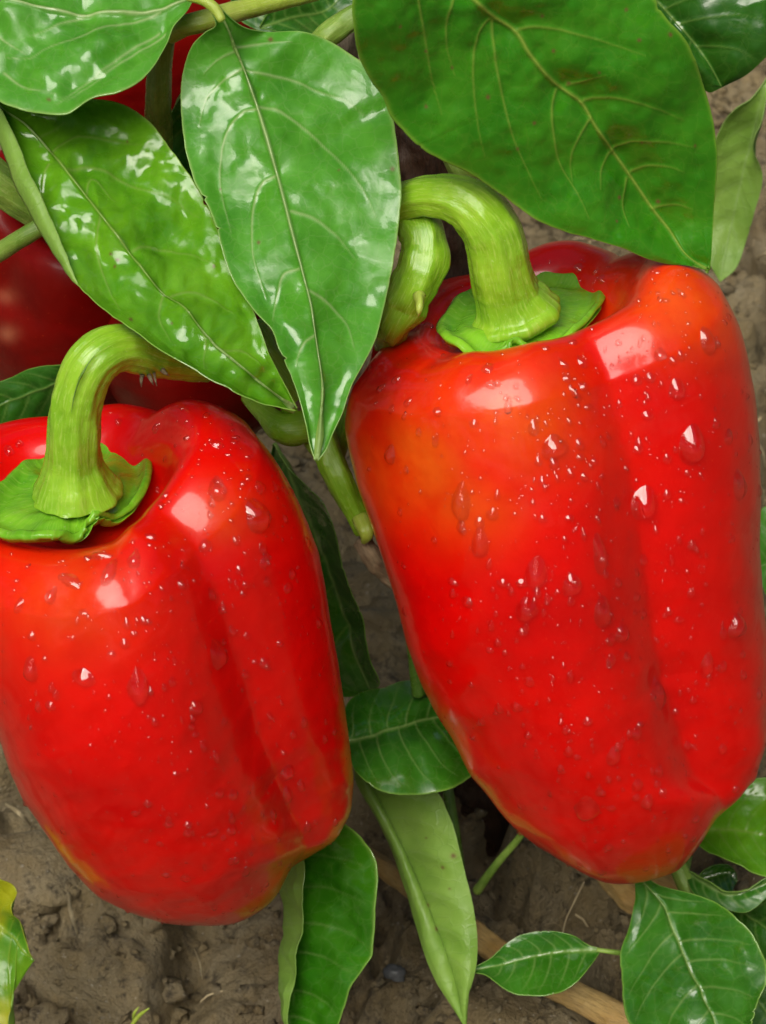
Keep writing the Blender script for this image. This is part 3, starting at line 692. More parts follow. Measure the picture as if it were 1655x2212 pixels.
for k, (x, y, l_, dx_, w_) in enumerate([(308, 806, 30, -2, 4.5), (322, 808, 24, 4, 5.5), (333, 806, 28, 2, 3.5), (352, 800, 12, 6, 5)]):
    st([(x, y, -0.050), (x+dx_, y+l_*0.5, -0.053), (x+dx_*2+2, y+l_, -0.052)], [w_, w_*0.8, 1.0], 'drybrown', name='bud_scale', n=14, seed=40+k, seg=10, lump=0.3)
for k, (x, y, x2, y2) in enumerate([(908, 650, 904, 684)]):
    st([(x, y-14, -0.043), ((x+x2)/2, (y+y2)/2, -0.046), (x2, y2, -0.045)], [15, 9, 1.2], 'stem_yellow', name='bud_scale', n=14, seed=80+k, seg=12, lump=0.3)

U = M['under']
D = {}
# centre leaf
d0, d1 = -0.040, -0.062
T3 = lambda L: [(x, y, d+0.005*(500-y)/500-(0.010*math.exp(-((y-180)/170)**2) if x > 640 else 0)) for x, y, d in L]
L3 = leaf(plant, *[T3(q_) for q_ in ([(462, 12, -0.058), (490, 55, -0.056), (514, 115, -0.052), (540, 185, -0.050), (562, 250, -0.050), (587, 335, -0.051), (612, 430, -0.053), (642, 545, -0.056), (655, 595, -0.057), (672, 660, -0.058), (680, 720, -0.059), (695, 825, -0.060), (690, 930, -0.058), (684, 994, -0.056)],
     [(458, 20, -0.058), (470, 58, -0.056), (445, 74, -0.053), (415, 102, -0.050), (397, 150, -0.047), (390, 210, -0.046), (395, 275, -0.047), (405, 340, -0.048), (422, 395, -0.049), (450, 445, -0.050), (472, 505, -0.052), (488, 565, -0.053), (512, 615, -0.054), (540, 655, -0.055), (567, 688, -0.056), (587, 712, -0.056), (602, 752, -0.057), (625, 800, -0.057), (645, 850, -0.057), (660, 905, -0.057), (672, 960, -0.056), (684, 994, -0.056)],
     [(468, 8, -0.058), (500, 42, -0.054), (532, 62, -0.050), (580, 69, -0.045), (650, 67, -0.040), (705, 85, -0.037), (762, 120, -0.034), (802, 152, -0.033), (830, 192, -0.033), (846, 242, -0.034), (856, 300, -0.042), (864, 360, -0.046), (866, 425, -0.049), (861, 490, -0.050), (851, 560, -0.051), (835, 640, -0.051), (813, 725, -0.054), (785, 785, -0.056), (758, 835, -0.057), (742, 885, -0.057), (720, 930, -0.057), (702, 970, -0.056), (684, 994, -0.056)])],
     [M['leaf_blue'], U], res=(330, 170), relief=1.0, wave=0.7, seed=3, midw=7.5, veinw=4.2, camber=0.0022, spots=[(848, 365, 6), (476, 405, 3), (585, 85, 6), (732, 368, 3), (558, 522, 5)],
     veins=[[(535, 148), (590, 160), (640, 172), (700, 200), (745, 215), (785, 248)], [(526, 95), (580, 92), (630, 91)], [(520, 148), (480, 175), (445, 215), (430, 270)],
            [(560, 226), (600, 232), (650, 270), (700, 315), (750, 365), (790, 420), (812, 468)], [(552, 232), (520, 240), (490, 285), (478, 330), (476, 400), (500, 500)],
            [(590, 372), (560, 390), (545, 440), (543, 500), (548, 560), (575, 640)], [(628, 450), (680, 470), (730, 510), (770, 560)], [(642, 575), (610, 590), (595, 640), (590, 690)],
            [(662, 620), (710, 650), (750, 700), (765, 750)], [(678, 720), (650, 740), (640, 790)], [(520, 110), (470, 130), (440, 160)]])
# left wet leaf, its outer margin rolled up
T2 = lambda L: [(x, y, -0.040+(d+0.022)*0.72) for x, y, d in L]
L2 = leaf(plant, *[T2(q_) for q_ in ([(-40, 205, -0.020), (0, 232, -0.022), (62, 272, -0.026), (125, 345, -0.031), (200, 440, -0.037), (262, 520, -0.041), (330, 605, -0.046), (385, 650, -0.049), (440, 710, -0.052), (500, 770, -0.052), (565, 828, -0.048), (640, 884, -0.040)],
     [(-60, 215, -0.020), (-20, 250, -0.022), (-4, 290, -0.024), (15, 338, -0.028), (40, 410, -0.033), (70, 472, -0.036), (105, 532, -0.040), (145, 592, -0.044), (188, 642, -0.048), (242, 686, -0.052), (300, 728, -0.055), (350, 762, -0.057), (400, 789, -0.058), (450, 812, -0.057), (520, 846, -0.052), (565, 866, -0.047), (640, 884, -0.040)],
     [(-40, 195, -0.020), (30, 220, -0.020), (100, 236, -0.022), (150, 226, -0.022), (195, 214, -0.022), (250, 219, -0.022), (292, 238, -0.022), (330, 270, -0.023), (372, 326, -0.025), (412, 382, -0.027), (442, 432, -0.029), (465, 482, -0.031), (492, 542, -0.034), (520, 602, -0.037), (545, 665, -0.040), (566, 722, -0.042), (582, 765, -0.043), (602, 805, -0.042), (640, 884, -0.040)])],
     [M['leaf_fresh'], U], res=(330, 170), relief=2.5, wave=1.2, seed=5, midw=6.5, veinw=4, camber=0.003, groove=1.7,
     curl=dict(side=-1, t0=-0.05, t1=0.46, w=40, lift=0.0035), spots=[(282, 693, 5), (370, 695, 3), (462, 576, 4), (275, 304, 3), (238, 548, 4), (252, 560, 5), (246, 574, 4), (558, 864, 5)],
     veins=[[(105, 322), (140, 300), (185, 297), (230, 300), (320, 318)], [(145, 362), (185, 355), (235, 368), (300, 400), (375, 430), (430, 470)], [(95, 350), (90, 400), (97, 450)],
            [(215, 462), (205, 510), (212, 560), (235, 620), (260, 670)], [(285, 535), (320, 523), (370, 532), (430, 555), (465, 575)], [(345, 612), (340, 650), (345, 690), (370, 730)],
            [(75, 290), (100, 275), (140, 262)], [(355, 630), (400, 622), (450, 640), (500, 680)], [(430, 700), (440, 740), (445, 790)], [(480, 745), (530, 755), (560, 790)], [(180, 420), (200, 380), (250, 430)]])
# top left leaf
leaf(plant, [(440, -30, -0.045), (410, -5, -0.048), (370, 2, -0.050), (200, 12, -0.052), (60, 5, -0.052), (-60, -15, -0.050), (-260, -60, -0.045)],
     [(432, -25, -0.045), (414, 8, -0.048), (402, 28, -0.050), (378, 52, -0.052), (360, 92, -0.054), (330, 140, -0.057), (292, 175, -0.059), (252, 194, -0.060), (198, 206, -0.060), (152, 244, -0.060), (120, 248, -0.060), (60, 240, -0.058), (0, 220, -0.056), (-120, 150, -0.050), (-260, -60, -0.045)],
     [(448, -40, -0.045), (400, -100, -0.040), (250, -180, -0.036), (50, -200, -0.036), (-150, -150, -0.040), (-260, -60, -0.045)],
     [M['leaf_blue'], U], res=(230, 130), relief=1.7, wave=1.3, seed=11, midw=6, veinw=4.5, groove=1.8,
     veins=[[(350, 8), (230, 45), (150, 78), (100, 92), (60, 120), (10, 118)], [(350, 50), (280, 90), (190, 160), (115, 230)], [(365, 55), (330, 75), (240, 130), (140, 215)], [(-20, 60), (0, 80), (50, 110)], [(0, 150), (50, 185), (120, 200)], [(180, 14), (120, 40), (60, 70)]], spots=[(104, 213, 5)])
# big right leaf
L4 = leaf(plant, [(930, -150, -0.090), (975, -60, -0.086), (1027, 0, -0.082), (1077, 47, -0.078), (1122, 78, -0.075), (1147, 120, -0.072), (1207, 190, -0.067), (1262, 230, -0.063), (1292, 280, -0.059), (1332, 335, -0.054), (1372, 390, -0.049), (1417, 455, -0.044), (1452, 500, -0.041), (1482, 550, -0.039), (1534, 584, -0.038)],
     [(920, -140, -0.090), (850, -90, -0.092), (790, -40, -0.092), (763, 0, -0.090), (764, 60, -0.086), (775, 120, -0.080), (800, 175, -0.075), (828, 216, -0.071), (845, 255, -0.068), (870, 281, -0.066), (905, 311, -0.064), (960, 346, -0.062), (1010, 372, -0.060), (1060, 405, -0.057), (1110, 440, -0.054), (1160, 475, -0.052), (1220, 500, -0.050), (1290, 520, -0.048), (1345, 537, -0.046), (1400, 560, -0.043), (1440, 571, -0.041), (1490, 576, -0.040), (1534, 584, -0.038)],
     [(940, -160, -0.090), (1100, -190, -0.086), (1280, -120, -0.078), (1380, -50, -0.072), (1416, 0, -0.070), (1441, 42, -0.068), (1475, 82, -0.065), (1495, 122, -0.062), (1515, 170, -0.058), (1531, 216, -0.055), (1543, 272, -0.052), (1548, 340, -0.048), (1546, 400, -0.045), (1543, 470, -0.042), (1539, 530, -0.040), (1534, 584, -0.038)],
     [M['leaf_big'], U], res=(340, 190), relief=1.0, wave=0.8, seed=8, midw=8.5, veinw=4.2, camber=-0.002,
     spots=[(922, 118, 4), (980, 155, 4), (1056, 213, 6), (1157, 269, 5), (1175, 39, 5), (1297, 161, 4), (1236, 191, 5), (1347, 429, 5), (1198, 114, 5), (1390, 315, 4), (1446, 74, 6), (1382, 87, 5), (1355, 21, 5), (921, 234, 4), (865, 58, 4), (1120, 325, 4), (1427, 444, 5), (1502, 315, 4), (1338, 480, 4)],
     veins=[[(1067, 52), (1040, 85), (1026, 140), (1026, 210), (1034, 280), (1048, 340)], [(1074, 55), (1074, 130), (1090, 220), (1110, 300), (1145, 380), (1170, 430)], [(1122, 76), (1150, 64), (1210, 68), (1280, 85), (1345, 105), (1395, 120)],
            [(1210, 205), (1197, 240), (1199, 290), (1215, 360), (1250, 420), (1272, 470)], [(1263, 230), (1310, 218), (1370, 222), (1430, 240), (1480, 262)], [(1332, 334), (1370, 315), (1430, 310), (1500, 318)], [(1372, 382), (1410, 368), (1450, 366), (1480, 375)],
            [(905, -20), (920, 80), (935, 180), (955, 250)], [(1000, -20), (975, 40), (970, 110), (985, 170)], [(1282, 262), (1255, 300), (1240, 340), (1242, 400)], [(1330, 340), (1305, 370), (1300, 410)], [(1232, 195), (1270, 182), (1310, 165)], [(1417, 455), (1460, 450), (1500, 455)], [(1365, 395), (1355, 440), (1365, 490)]])
# top right dark leaf behind
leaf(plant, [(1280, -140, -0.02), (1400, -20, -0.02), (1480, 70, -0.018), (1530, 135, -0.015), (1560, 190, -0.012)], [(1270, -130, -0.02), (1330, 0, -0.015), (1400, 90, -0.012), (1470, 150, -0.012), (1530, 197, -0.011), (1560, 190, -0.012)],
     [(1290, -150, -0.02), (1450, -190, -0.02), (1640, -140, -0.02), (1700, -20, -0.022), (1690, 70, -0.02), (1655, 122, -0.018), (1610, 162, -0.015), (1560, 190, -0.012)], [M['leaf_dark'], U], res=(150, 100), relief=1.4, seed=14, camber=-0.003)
# pale hanging leaf on the right, out of focus
leaf(plant, [(1690, 120, 0.10), (1650, 195, 0.10), (1617, 320, 0.11), (1577, 500, 0.12), (1556, 608, 0.12)], [(1685, 125, 0.10), (1625, 212, 0.10), (1592, 232, 0.10), (1562, 262, 0.105), (1535, 330, 0.11), (1520, 450, 0.12), (1530, 560, 0.12), (1556, 608, 0.12)],
     [(1692, 125, 0.10), (1662, 190, 0.10), (1642, 260, 0.10), (1628, 330, 0.105), (1644, 380, 0.11), (1632, 450, 0.115), (1612, 520, 0.12), (1590, 580, 0.12), (1556, 608, 0.12)], [M['under'], M['leaf']], res=(120, 70), seed=17, label='pale matt leaf hanging at the right edge with toothed margin', wave=2)
# bits of leaf behind the top
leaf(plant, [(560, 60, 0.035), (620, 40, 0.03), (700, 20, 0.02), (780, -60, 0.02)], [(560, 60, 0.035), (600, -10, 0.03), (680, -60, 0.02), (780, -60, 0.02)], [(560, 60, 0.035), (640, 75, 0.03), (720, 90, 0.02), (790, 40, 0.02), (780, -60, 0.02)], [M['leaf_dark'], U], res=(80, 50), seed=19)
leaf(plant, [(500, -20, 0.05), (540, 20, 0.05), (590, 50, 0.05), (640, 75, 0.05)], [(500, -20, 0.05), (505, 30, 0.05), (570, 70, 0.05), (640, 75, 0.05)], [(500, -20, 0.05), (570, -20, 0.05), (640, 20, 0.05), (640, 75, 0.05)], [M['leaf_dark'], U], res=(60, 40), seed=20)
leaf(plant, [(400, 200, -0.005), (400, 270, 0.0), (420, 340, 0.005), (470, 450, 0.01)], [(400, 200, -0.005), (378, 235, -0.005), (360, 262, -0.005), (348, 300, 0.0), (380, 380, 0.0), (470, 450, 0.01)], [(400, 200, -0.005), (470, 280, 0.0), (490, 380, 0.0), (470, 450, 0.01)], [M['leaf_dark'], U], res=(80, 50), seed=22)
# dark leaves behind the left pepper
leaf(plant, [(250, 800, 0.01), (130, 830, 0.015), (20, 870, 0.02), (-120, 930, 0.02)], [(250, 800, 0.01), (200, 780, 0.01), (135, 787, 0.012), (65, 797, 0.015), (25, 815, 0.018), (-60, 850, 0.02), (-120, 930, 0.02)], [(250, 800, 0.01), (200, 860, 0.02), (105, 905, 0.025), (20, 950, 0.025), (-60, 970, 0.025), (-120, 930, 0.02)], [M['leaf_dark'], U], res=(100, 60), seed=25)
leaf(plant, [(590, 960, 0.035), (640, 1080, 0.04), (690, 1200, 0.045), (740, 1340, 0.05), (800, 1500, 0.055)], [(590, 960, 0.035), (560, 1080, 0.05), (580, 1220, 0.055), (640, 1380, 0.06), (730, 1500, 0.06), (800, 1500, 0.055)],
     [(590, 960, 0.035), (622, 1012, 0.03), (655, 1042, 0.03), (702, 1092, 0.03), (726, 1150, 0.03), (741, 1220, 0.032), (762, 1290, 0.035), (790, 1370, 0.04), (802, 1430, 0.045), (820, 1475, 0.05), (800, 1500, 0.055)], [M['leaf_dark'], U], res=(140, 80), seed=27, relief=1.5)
# lower middle leaves
leaf(plant, [(740, 1596, 0.03), (790, 1582, 0.03), (860, 1562, 0.03), (940, 1545, 0.035), (1060, 1540, 0.04)], [(740, 1596, 0.03), (745, 1530, 0.04), (772, 1498, 0.045), (830, 1488, 0.045), (860, 1478, 0.045), (905, 1458, 0.045), (960, 1440, 0.045), (1060, 1540, 0.04)],
     [(740, 1596, 0.03), (752, 1630, 0.022), (772, 1672, 0.018), (805, 1700, 0.016), (850, 1714, 0.016), (910, 1716, 0.018), (970, 1706, 0.02), (1012, 1682, 0.025), (1060, 1640, 0.03), (1060, 1540, 0.04)], [M['leaf'], U], res=(150, 110), seed=31, relief=1.4, camber=-0.003)
leaf(plant, [(775, 1640, 0.05), (820, 1730, 0.05), (880, 1850, 0.048), (935, 1980, 0.045), (980, 2100, 0.042), (1006, 2216, 0.04)], [(765, 1650, 0.05), (772, 1692, 0.05), (800, 1742, 0.05), (850, 1832, 0.05), (880, 1930, 0.047), (906, 2022, 0.045), (940, 2112, 0.042), (972, 2166, 0.04), (1006, 2216, 0.04)],
     [(790, 1640, 0.05), (870, 1670, 0.045), (945, 1712, 0.042), (966, 1752, 0.04), (986, 1802, 0.038), (1002, 1880, 0.038), (1020, 1950, 0.038), (1031, 2022, 0.038), (1028, 2090, 0.038), (1012, 2150, 0.038), (1006, 2216, 0.04)], [M['leaf'], U], res=(190, 90), seed=33, flip=True, relief=1.2,
     spots=[(980, 1848, 7), (958, 1873, 5), (926, 1955, 6), (943, 2007, 6), (972, 1920, 3), (922, 1810, 3)], label='long narrow leaf seen from its pale underside', camber=-0.002)
# folded glossy leaf at the bottom
leaf(plant, [(640, 1790, 0.035), (622, 1870, 0.036), (619, 1950, 0.036), (614, 2030, 0.036), (612, 2110, 0.036), (622, 2220, 0.034), (640, 2330, 0.03)],
     [(645, 1790, 0.030), (660, 1870, 0.026), (657, 1950, 0.025), (651, 2010, 0.025), (640, 2100, 0.026), (630, 2212, 0.028), (640, 2330, 0.03)],
     [(650, 1770, 0.030), (710, 1765, 0.026), (752, 1785, 0.022), (782, 1812, 0.020), (806, 1850, 0.018), (818, 1902, 0.018), (812, 1980, 0.018), (802, 2060, 0.018), (788, 2082, 0.018), (757, 2130, 0.020), (741, 2180, 0.022), (722, 2240, 0.025), (640, 2330, 0.03)],
     [M['leaf_gloss'], U], res=(190, 120), seed=35, relief=3.0, label='glossy leaf folded along its midrib, one half showing the pale underside')
# pale leaf bit right edge
leaf(plant, [(1720, 1180, 0.05), (1680, 1210, 0.05), (1640, 1225, 0.05)], [(1720, 1180, 0.05), (1690, 1110, 0.05), (1650, 1095, 0.05), (1632, 1150, 0.05), (1640, 1225, 0.05)], [(1720, 1180, 0.05), (1720, 1300, 0.05), (1660, 1290, 0.05), (1640, 1225, 0.05)], [M['leaf_blue'], U], res=(60, 50), seed=37)
leaf(plant, [(1440, 1790, 0.06), (1520, 1790, 0.055), (1600, 1790, 0.05), (1720, 1820, 0.045)], [(1440, 1790, 0.06), (1500, 1740, 0.055), (1580, 1700, 0.05), (1660, 1680, 0.05), (1720, 1720, 0.045), (1720, 1820, 0.045)],
     [(1440, 1790, 0.06), (1498, 1812, 0.05), (1540, 1846, 0.045), (1600, 1871, 0.04), (1660, 1892, 0.04), (1720, 1900, 0.04), (1720, 1820, 0.045)], [M['leaf_fresh'], U], res=(110, 90), seed=39, relief=1.6)

# ---- young plant in the lower right corner
yp = thing('young_pepper_plant', P(G(1500, 2060)), 'low young pepper shoot with smooth dark green leaves in the bottom right corner', 'seedling', kind=None)
plant_b = yp
def st2(pts, r, m='stem', name='stem', **kw): return tube(name, pts, r, M[m], yp, **kw)
st2([(1290, 2052, 0.040), (1320, 2056, 0.040), (1350, 2060, 0.042), (1400, 2075, 0.05)], [5, 5.5, 6, 7], name='petiole', seed=50)
st2([(1438, 1800, 0.05), (1455, 1850, 0.05), (1472, 1890, 0.05), (1490, 1935, 0.05), (1510, 2020, 0.055), G(1500, 2090)], [17, 18, 19, 18, 17, 18], name='stem', ribs=4, seed=51)
st2([(1368, 1860, 0.045), (1372, 1890, 0.04), (1385, 1915, 0.038)], [8, 8, 9], name='petiole', seed=52)
st2([(1495, 1810, 0.06), (1482, 1850, 0.06), (1478, 1885, 0.055)], [12, 13, 12], 'stem_dark', name='petiole', seed=53)
leaf(yp, [(1296, 2052, 0.040), (1250, 2052, 0.040), (1200, 2056, 0.040), (1120, 2072, 0.040), (1060, 2088, 0.040), (1014, 2096, 0.040)],
     [(1296, 2050, 0.040), (1272, 2044, 0.040), (1241, 2022, 0.040), (1190, 2011, 0.040), (1130, 2018, 0.040), (1092, 2040, 0.040), (1060, 2070, 0.040), (1014, 2096, 0.040)],
     [(1296, 2056, 0.040), (1272, 2090, 0.036), (1240, 2125, 0.034), (1190, 2149, 0.033), (1130, 2149, 0.033), (1090, 2136, 0.034), (1050, 2106, 0.037), (1014, 2096, 0.040)], [M['leaf'], U], res=(140, 90), seed=41, label='small pointed oval leaf on a thin petiole, specked with rain')
leaf(yp, [(1372, 1878, 0.030), (1385, 1900, 0.028), (1422, 1955, 0.024), (1462, 2045, 0.020), (1492, 2110, 0.018), (1527, 2185, 0.016), (1580, 2300, 0.014)],
     [(1368, 1878, 0.030), (1370, 1940, 0.030), (1361, 2000, 0.030), (1345, 2060, 0.030), (1344, 2110, 0.030), (1350, 2170, 0.030), (1368, 2222, 0.028), (1440, 2290, 0.022), (1580, 2300, 0.014)],
     [(1378, 1876, 0.030), (1420, 1911, 0.026), (1480, 1926, 0.022), (1540, 1946, 0.018), (1590, 1980, 0.014), (1630, 2022, 0.012), (1652, 2075, 0.010), (1655, 2122, 0.010), (1640, 2162, 0.010), (1622, 2220, 0.010), (1580, 2300, 0.014)],
     [M['leaf'], U], res=(210, 130), seed=43, relief=1.5, wave=1.2, midw=7, veinw=4)
leaf(yp, [(1500, 1900, 0.06), (1560, 1950, 0.055), (1620, 1990, 0.05), (1720, 2050, 0.05)], [(1500, 1900, 0.06), (1540, 1990, 0.06), (1610, 2060, 0.055), (1700, 2100, 0.05), (1720, 2050, 0.05)], [(1500, 1900, 0.06), (1570, 1935, 0.05), (1640, 1925, 0.045), (1700, 1940, 0.045), (1720, 2050, 0.05)], [M['leaf_dark'], U], res=(90, 70), seed=45)
leaf(yp, [(1478, 1880, 0.05), (1530, 1915, 0.045), (1580, 1935, 0.042), (1700, 1890, 0.04)], [(1478, 1880, 0.05), (1500, 1930, 0.045), (1560, 1962, 0.042), (1620, 1968, 0.04), (1700, 1890, 0.04)], [(1478, 1880, 0.05), (1520, 1900, 0.045), (1570, 1928, 0.042), (1615, 1925, 0.04), (1655, 1898, 0.04), (1700, 1890, 0.04)], [M['leaf'], U], res=(80, 50), seed=46)
leaf(yp, [(1600, 2120, 0.045), (1640, 2170, 0.045), (1680, 2220, 0.045), (1720, 2280, 0.045)], [(1600, 2120, 0.045), (1590, 2190, 0.048), (1620, 2250, 0.048), (1720, 2280, 0.045)], [(1600, 2120, 0.045), (1650, 2100, 0.045), (1710, 2150, 0.045), (1720, 2280, 0.045)], [M['leaf_dark'], U], res=(60, 50), seed=47)
leaf(yp, [(1500, 1905, 0.07), (1540, 1890, 0.07), (1575, 1885, 0.07), (1592, 1905, 0.07)], [(1500, 1905, 0.07), (1530, 1875, 0.07), (1570, 1868, 0.07), (1590, 1885, 0.07), (1592, 1905, 0.07)], [(1500, 1905, 0.07), (1540, 1930, 0.065), (1575, 1935, 0.065), (1592, 1905, 0.07)], [M['leaf_dark'], U], res=(60, 40), seed=48)

# ---- neighbour leaf, lower left
nb_ = thing('pepper_seedling', P(G(-60, 2150)), 'yellowing wavy leaf shoot poking in at the bottom left edge', 'seedling')
tube('stem', [G(-90, 2120), (-110, 2050, 0.05), (-100, 1990, 0.04)], [12, 10, 8], M['stem'], nb_, seed=60)
leaf(nb_, [(-110, 1980, 0.04), (-60, 1990, 0.036), (0, 2020, 0.034), (40, 2050, 0.034), (74, 2074, 0.036)], [(-110, 1980, 0.04), (-60, 1900, 0.035), (-5, 1890, 0.032), (25, 1925, 0.030), (31, 1972, 0.030), (45, 2030, 0.032), (74, 2074, 0.036)],
     [(-110, 1980, 0.04), (-100, 2150, 0.036), (-40, 2290, 0.03), (15, 2290, 0.028), (24, 2215, 0.028), (28, 2155, 0.030), (50, 2112, 0.033), (74, 2074, 0.036)], [M['leaf_yellow'], U], res=(140, 100), seed=51, relief=1.6, wave=2, label='yellowing leaf with wavy margin')

# ---- litter on the soil
ds = tube('dry_stalk', [G(760, 1830, 0.006), G(860, 1895, 0.008), G(1000, 2000, 0.010), G(1130, 2092, 0.010), G(1260, 2160, 0.010), G(1400, 2235, 0.010), G(1520, 2300, 0.010)], [20, 24, 27, 30, 33, 36, 36], M['drystalk'], ribs=6, amp=0.04, lump=0.07, n=150, seg=40, seed=70,
          label='long dry yellow-brown stalk lying on the soil under the small oval leaf', category='dry stalk')
tube('dry_stalk', [G(1290, 1865, 0.010), G(1350, 1920, 0.012), G(1440, 1990, 0.010), G(1560, 2080, 0.006)], [24, 33, 34, 30], M['drystalk'], ribs=7, amp=0.06, lump=0.1, n=90, seg=36, seed=71,
     label='split dry stalk piece under the tip of the right pepper', category='dry stalk')
tube('dry_stalk', [G(1385, 1870, 0.018), G(1430, 1895, 0.020), G(1490, 1925, 0.018), G(1560, 1960, 0.012)], [22, 26, 26, 20], M['drystalk'], ribs=7, amp=0.06, lump=0.1, n=60, seg=36, seed=72,
     label='upper dry stalk piece beside the young stem at lower right', category='dry stalk')
tube('twine', [(1262, 1905, 0.06), (1240, 1950, 0.06), (1222, 1990, 0.062), (1212, 2040, 0.066), (1208, 2080, 0.06)], [1.6, 1.8, 1.8, 1.6, 1.4], M['straw'], n=40, seg=8, seed=73, label='thin pale root fibre hanging below the tip of the right pepper', category='fibre')
for (a_, b_, c_, r, lb) in [((12, 1736), (40, 1755), (66, 1782), 5, 'short pale straw on the soil left of the left pepper'), ((150, 1930), (153, 1970), (168, 2018), 5, 'small bent dry leaf scrap on the soil below the left pepper'),
                            ((1425, 1915), (1438, 1890), (1452, 1870), 4, 'straw bit upright behind the young stem'), ((420, 2050), (432, 2080), (437, 2115), 2, 'hair-thin dry fibre on the bare soil at bottom centre'),
                            ((1545, 1905), (1552, 1885), (1558, 1858), 3, 'tiny straw beside the small round leaf'), ((1560, 225), (1590, 245), (1640, 262), 3.5, 'straw lying across the soil behind the pale hanging leaf'),
                            ((1625, 940), (1645, 970), (1655, 1010), 3, 'straw at the right edge beside the right pepper'), ((1630, 560), (1660, 545), (1700, 540), 3, 'straw at the right edge above the right pepper')]:
    tube('straw', [G(*a_, 0.006), G(*b_, 0.012), G(*c_, 0.006)], [r*0.7, r, r*0.5], M['straw'], n=18, seg=8, seed=int(a_[0]) % 50, label=lb, category='straw')
def rock(name, x, y, r, m, label, cat, sq=0.6, seed=0):
    c = P(G(x, y, 0.003)); ph = np.linspace(0, 2*math.pi, 22, endpoint=False); th = np.linspace(0.02, math.pi-0.02, 14)
    TH, PH = np.meshgrid(th, ph, indexing='ij')
    k = 1+0.5*fbm(np.cos(PH)*np.sin(TH)*1.6+seed, np.sin(PH)*np.sin(TH)*1.6+np.cos(TH)*2, 3, seed)
    V = np.stack([np.cos(PH)*np.sin(TH)*k, np.sin(PH)*np.sin(TH)*k*0.8, np.cos(TH)*sq*k], -1)*r+c
    mk(name, V.reshape(-1, 3), grid_faces(14, 22, True), m, label=label, category=cat)
rock('pebble', 853, 2102, 0.0028, M['pebble'], 'dark grey pebble on the soil between the folded and the long narrow leaf', 'pebble', seed=4)
rock('soil_clod', 845, 1360, 0.013, M['soil'], 'rounded grey soil clod between the two big peppers', 'clod', 0.8, seed=6)
rock('soil_clod', 800, 1280, 0.012, M['soil'], 'upper soil clod below the dry husk between the peppers', 'clod', 0.7, seed=9)
rock('soil_clod', 60, 1880, 0.014, M['soil'], 'flat cracked soil clod left of the tip of the left pepper', 'clod', 0.5, seed=12)
def crumbs():
    r = np.random.default_rng(21); Vs = []; Fs = []; nv = 0
    ph = np.linspace(0, 2*math.pi, 7, endpoint=False); th = np.linspace(0.05, math.pi*0.8, 4)
    TH, PH = np.meshgrid(th, ph, indexing='ij'); F = grid_faces(4, 7, True)
    S = np.stack([np.cos(PH)*np.sin(TH), np.sin(PH)*np.sin(TH), np.cos(TH)], -1).reshape(-1, 3)
    xs = r.uniform(-0.2, 0.2, 60000); ys = r.uniform(0.26, 0.85, 60000)
    ok = vnoise(xs*24, ys*24, 71) + 0.35*r.normal(size=60000) > 0.12; xs, ys = xs[ok][:5500], ys[ok][:5500]; zs = ground_height(xs, ys)
    for x, y, z in zip(xs, ys, zs):
        s = 0.0007 + 0.0035*r.random()**5 + 0.0008*r.random()
        k = 1+0.35*r.normal(size=(28, 1)); ang = r.uniform(0, 6.28); c_, s_ = math.cos(ang), math.sin(ang)
        V = S*np.clip(k, 0.5, 1.6)*s*np.array([1, 0.75, 0.6]); V = np.stack([V[:, 0]*c_-V[:, 1]*s_, V[:, 0]*s_+V[:, 1]*c_, V[:, 2]], -1)
        Vs.append(V+[x, y, z+s*0.15]); Fs.append(F+nv); nv += 28
    mk('soil_crumbs', np.vstack(Vs), np.vstack(Fs), M['soil'], label='loose crumbs of damp soil strewn over the ground', category='soil crumbs', kind='stuff', smooth=True)
crumbs()
def litter():
    r = np.random.default_rng(31); Vs = []; Fs = []
    xs = r.uniform(-0.2, 0.2, 170); ys = r.uniform(0.28, 0.8, 170); zs = ground_height(xs, ys)
    for k_, (x, y, z) in enumerate(zip(xs, ys, zs)):
        a_ = r.uniform(0, 6.28); L_ = r.uniform(0.002, 0.011); w_ = r.uniform(0.0002, 0.0006); up = r.uniform(-0.002, 0.002)
        d_ = np.array([math.cos(a_), math.sin(a_), 0]); s_ = np.array([-d_[1], d_[0], 0]); c = np.array([x, y, z+0.0012])
        pts = []
        for q in (-1, -0.3, 0.4, 1):
            m_ = c + d_*L_*q/2 + s_*L_*0.12*math.cos(q*2+a_) + np.array([0, 0, up*q])
            for e1, e2 in ((-1, 0), (0, 1), (1, 0), (0, -1)): pts.append(m_ + s_*w_*e1*(1.1-abs(q)*0.5) + np.array([0, 0, w_*e2*0.6]))
        Vs.append(np.array(pts)); Fs.append(grid_faces(4, 4, True)+16*k_)
    mk('dry_litter', np.vstack(Vs), np.vstack(Fs), M['straw'], label='scattered slivers of straw and dry stems on the soil', category='litter', kind='stuff', uv=np.tile([0.1, 0.1], (170*16, 1)))
litter()
sprig = thing('grass_sprout', P(G(285, 2205)), 'tiny bright green sprout at the bottom edge on bare soil', 'sprout')
tube('blade', [G(275, 2230, 0.0), G(300, 2195, 0.006), G(322, 2178, 0.010)], [3, 5, 1.5], M['stem_yellow'], sprig, n=16, seg=8)
tube('blade', [G(288, 2215, 0.0), G(290, 2190, 0.006), G(300, 2175, 0.008)], [2, 3.5, 1], M['stem_yellow'], sprig, n=16, seg=8, seed=3)

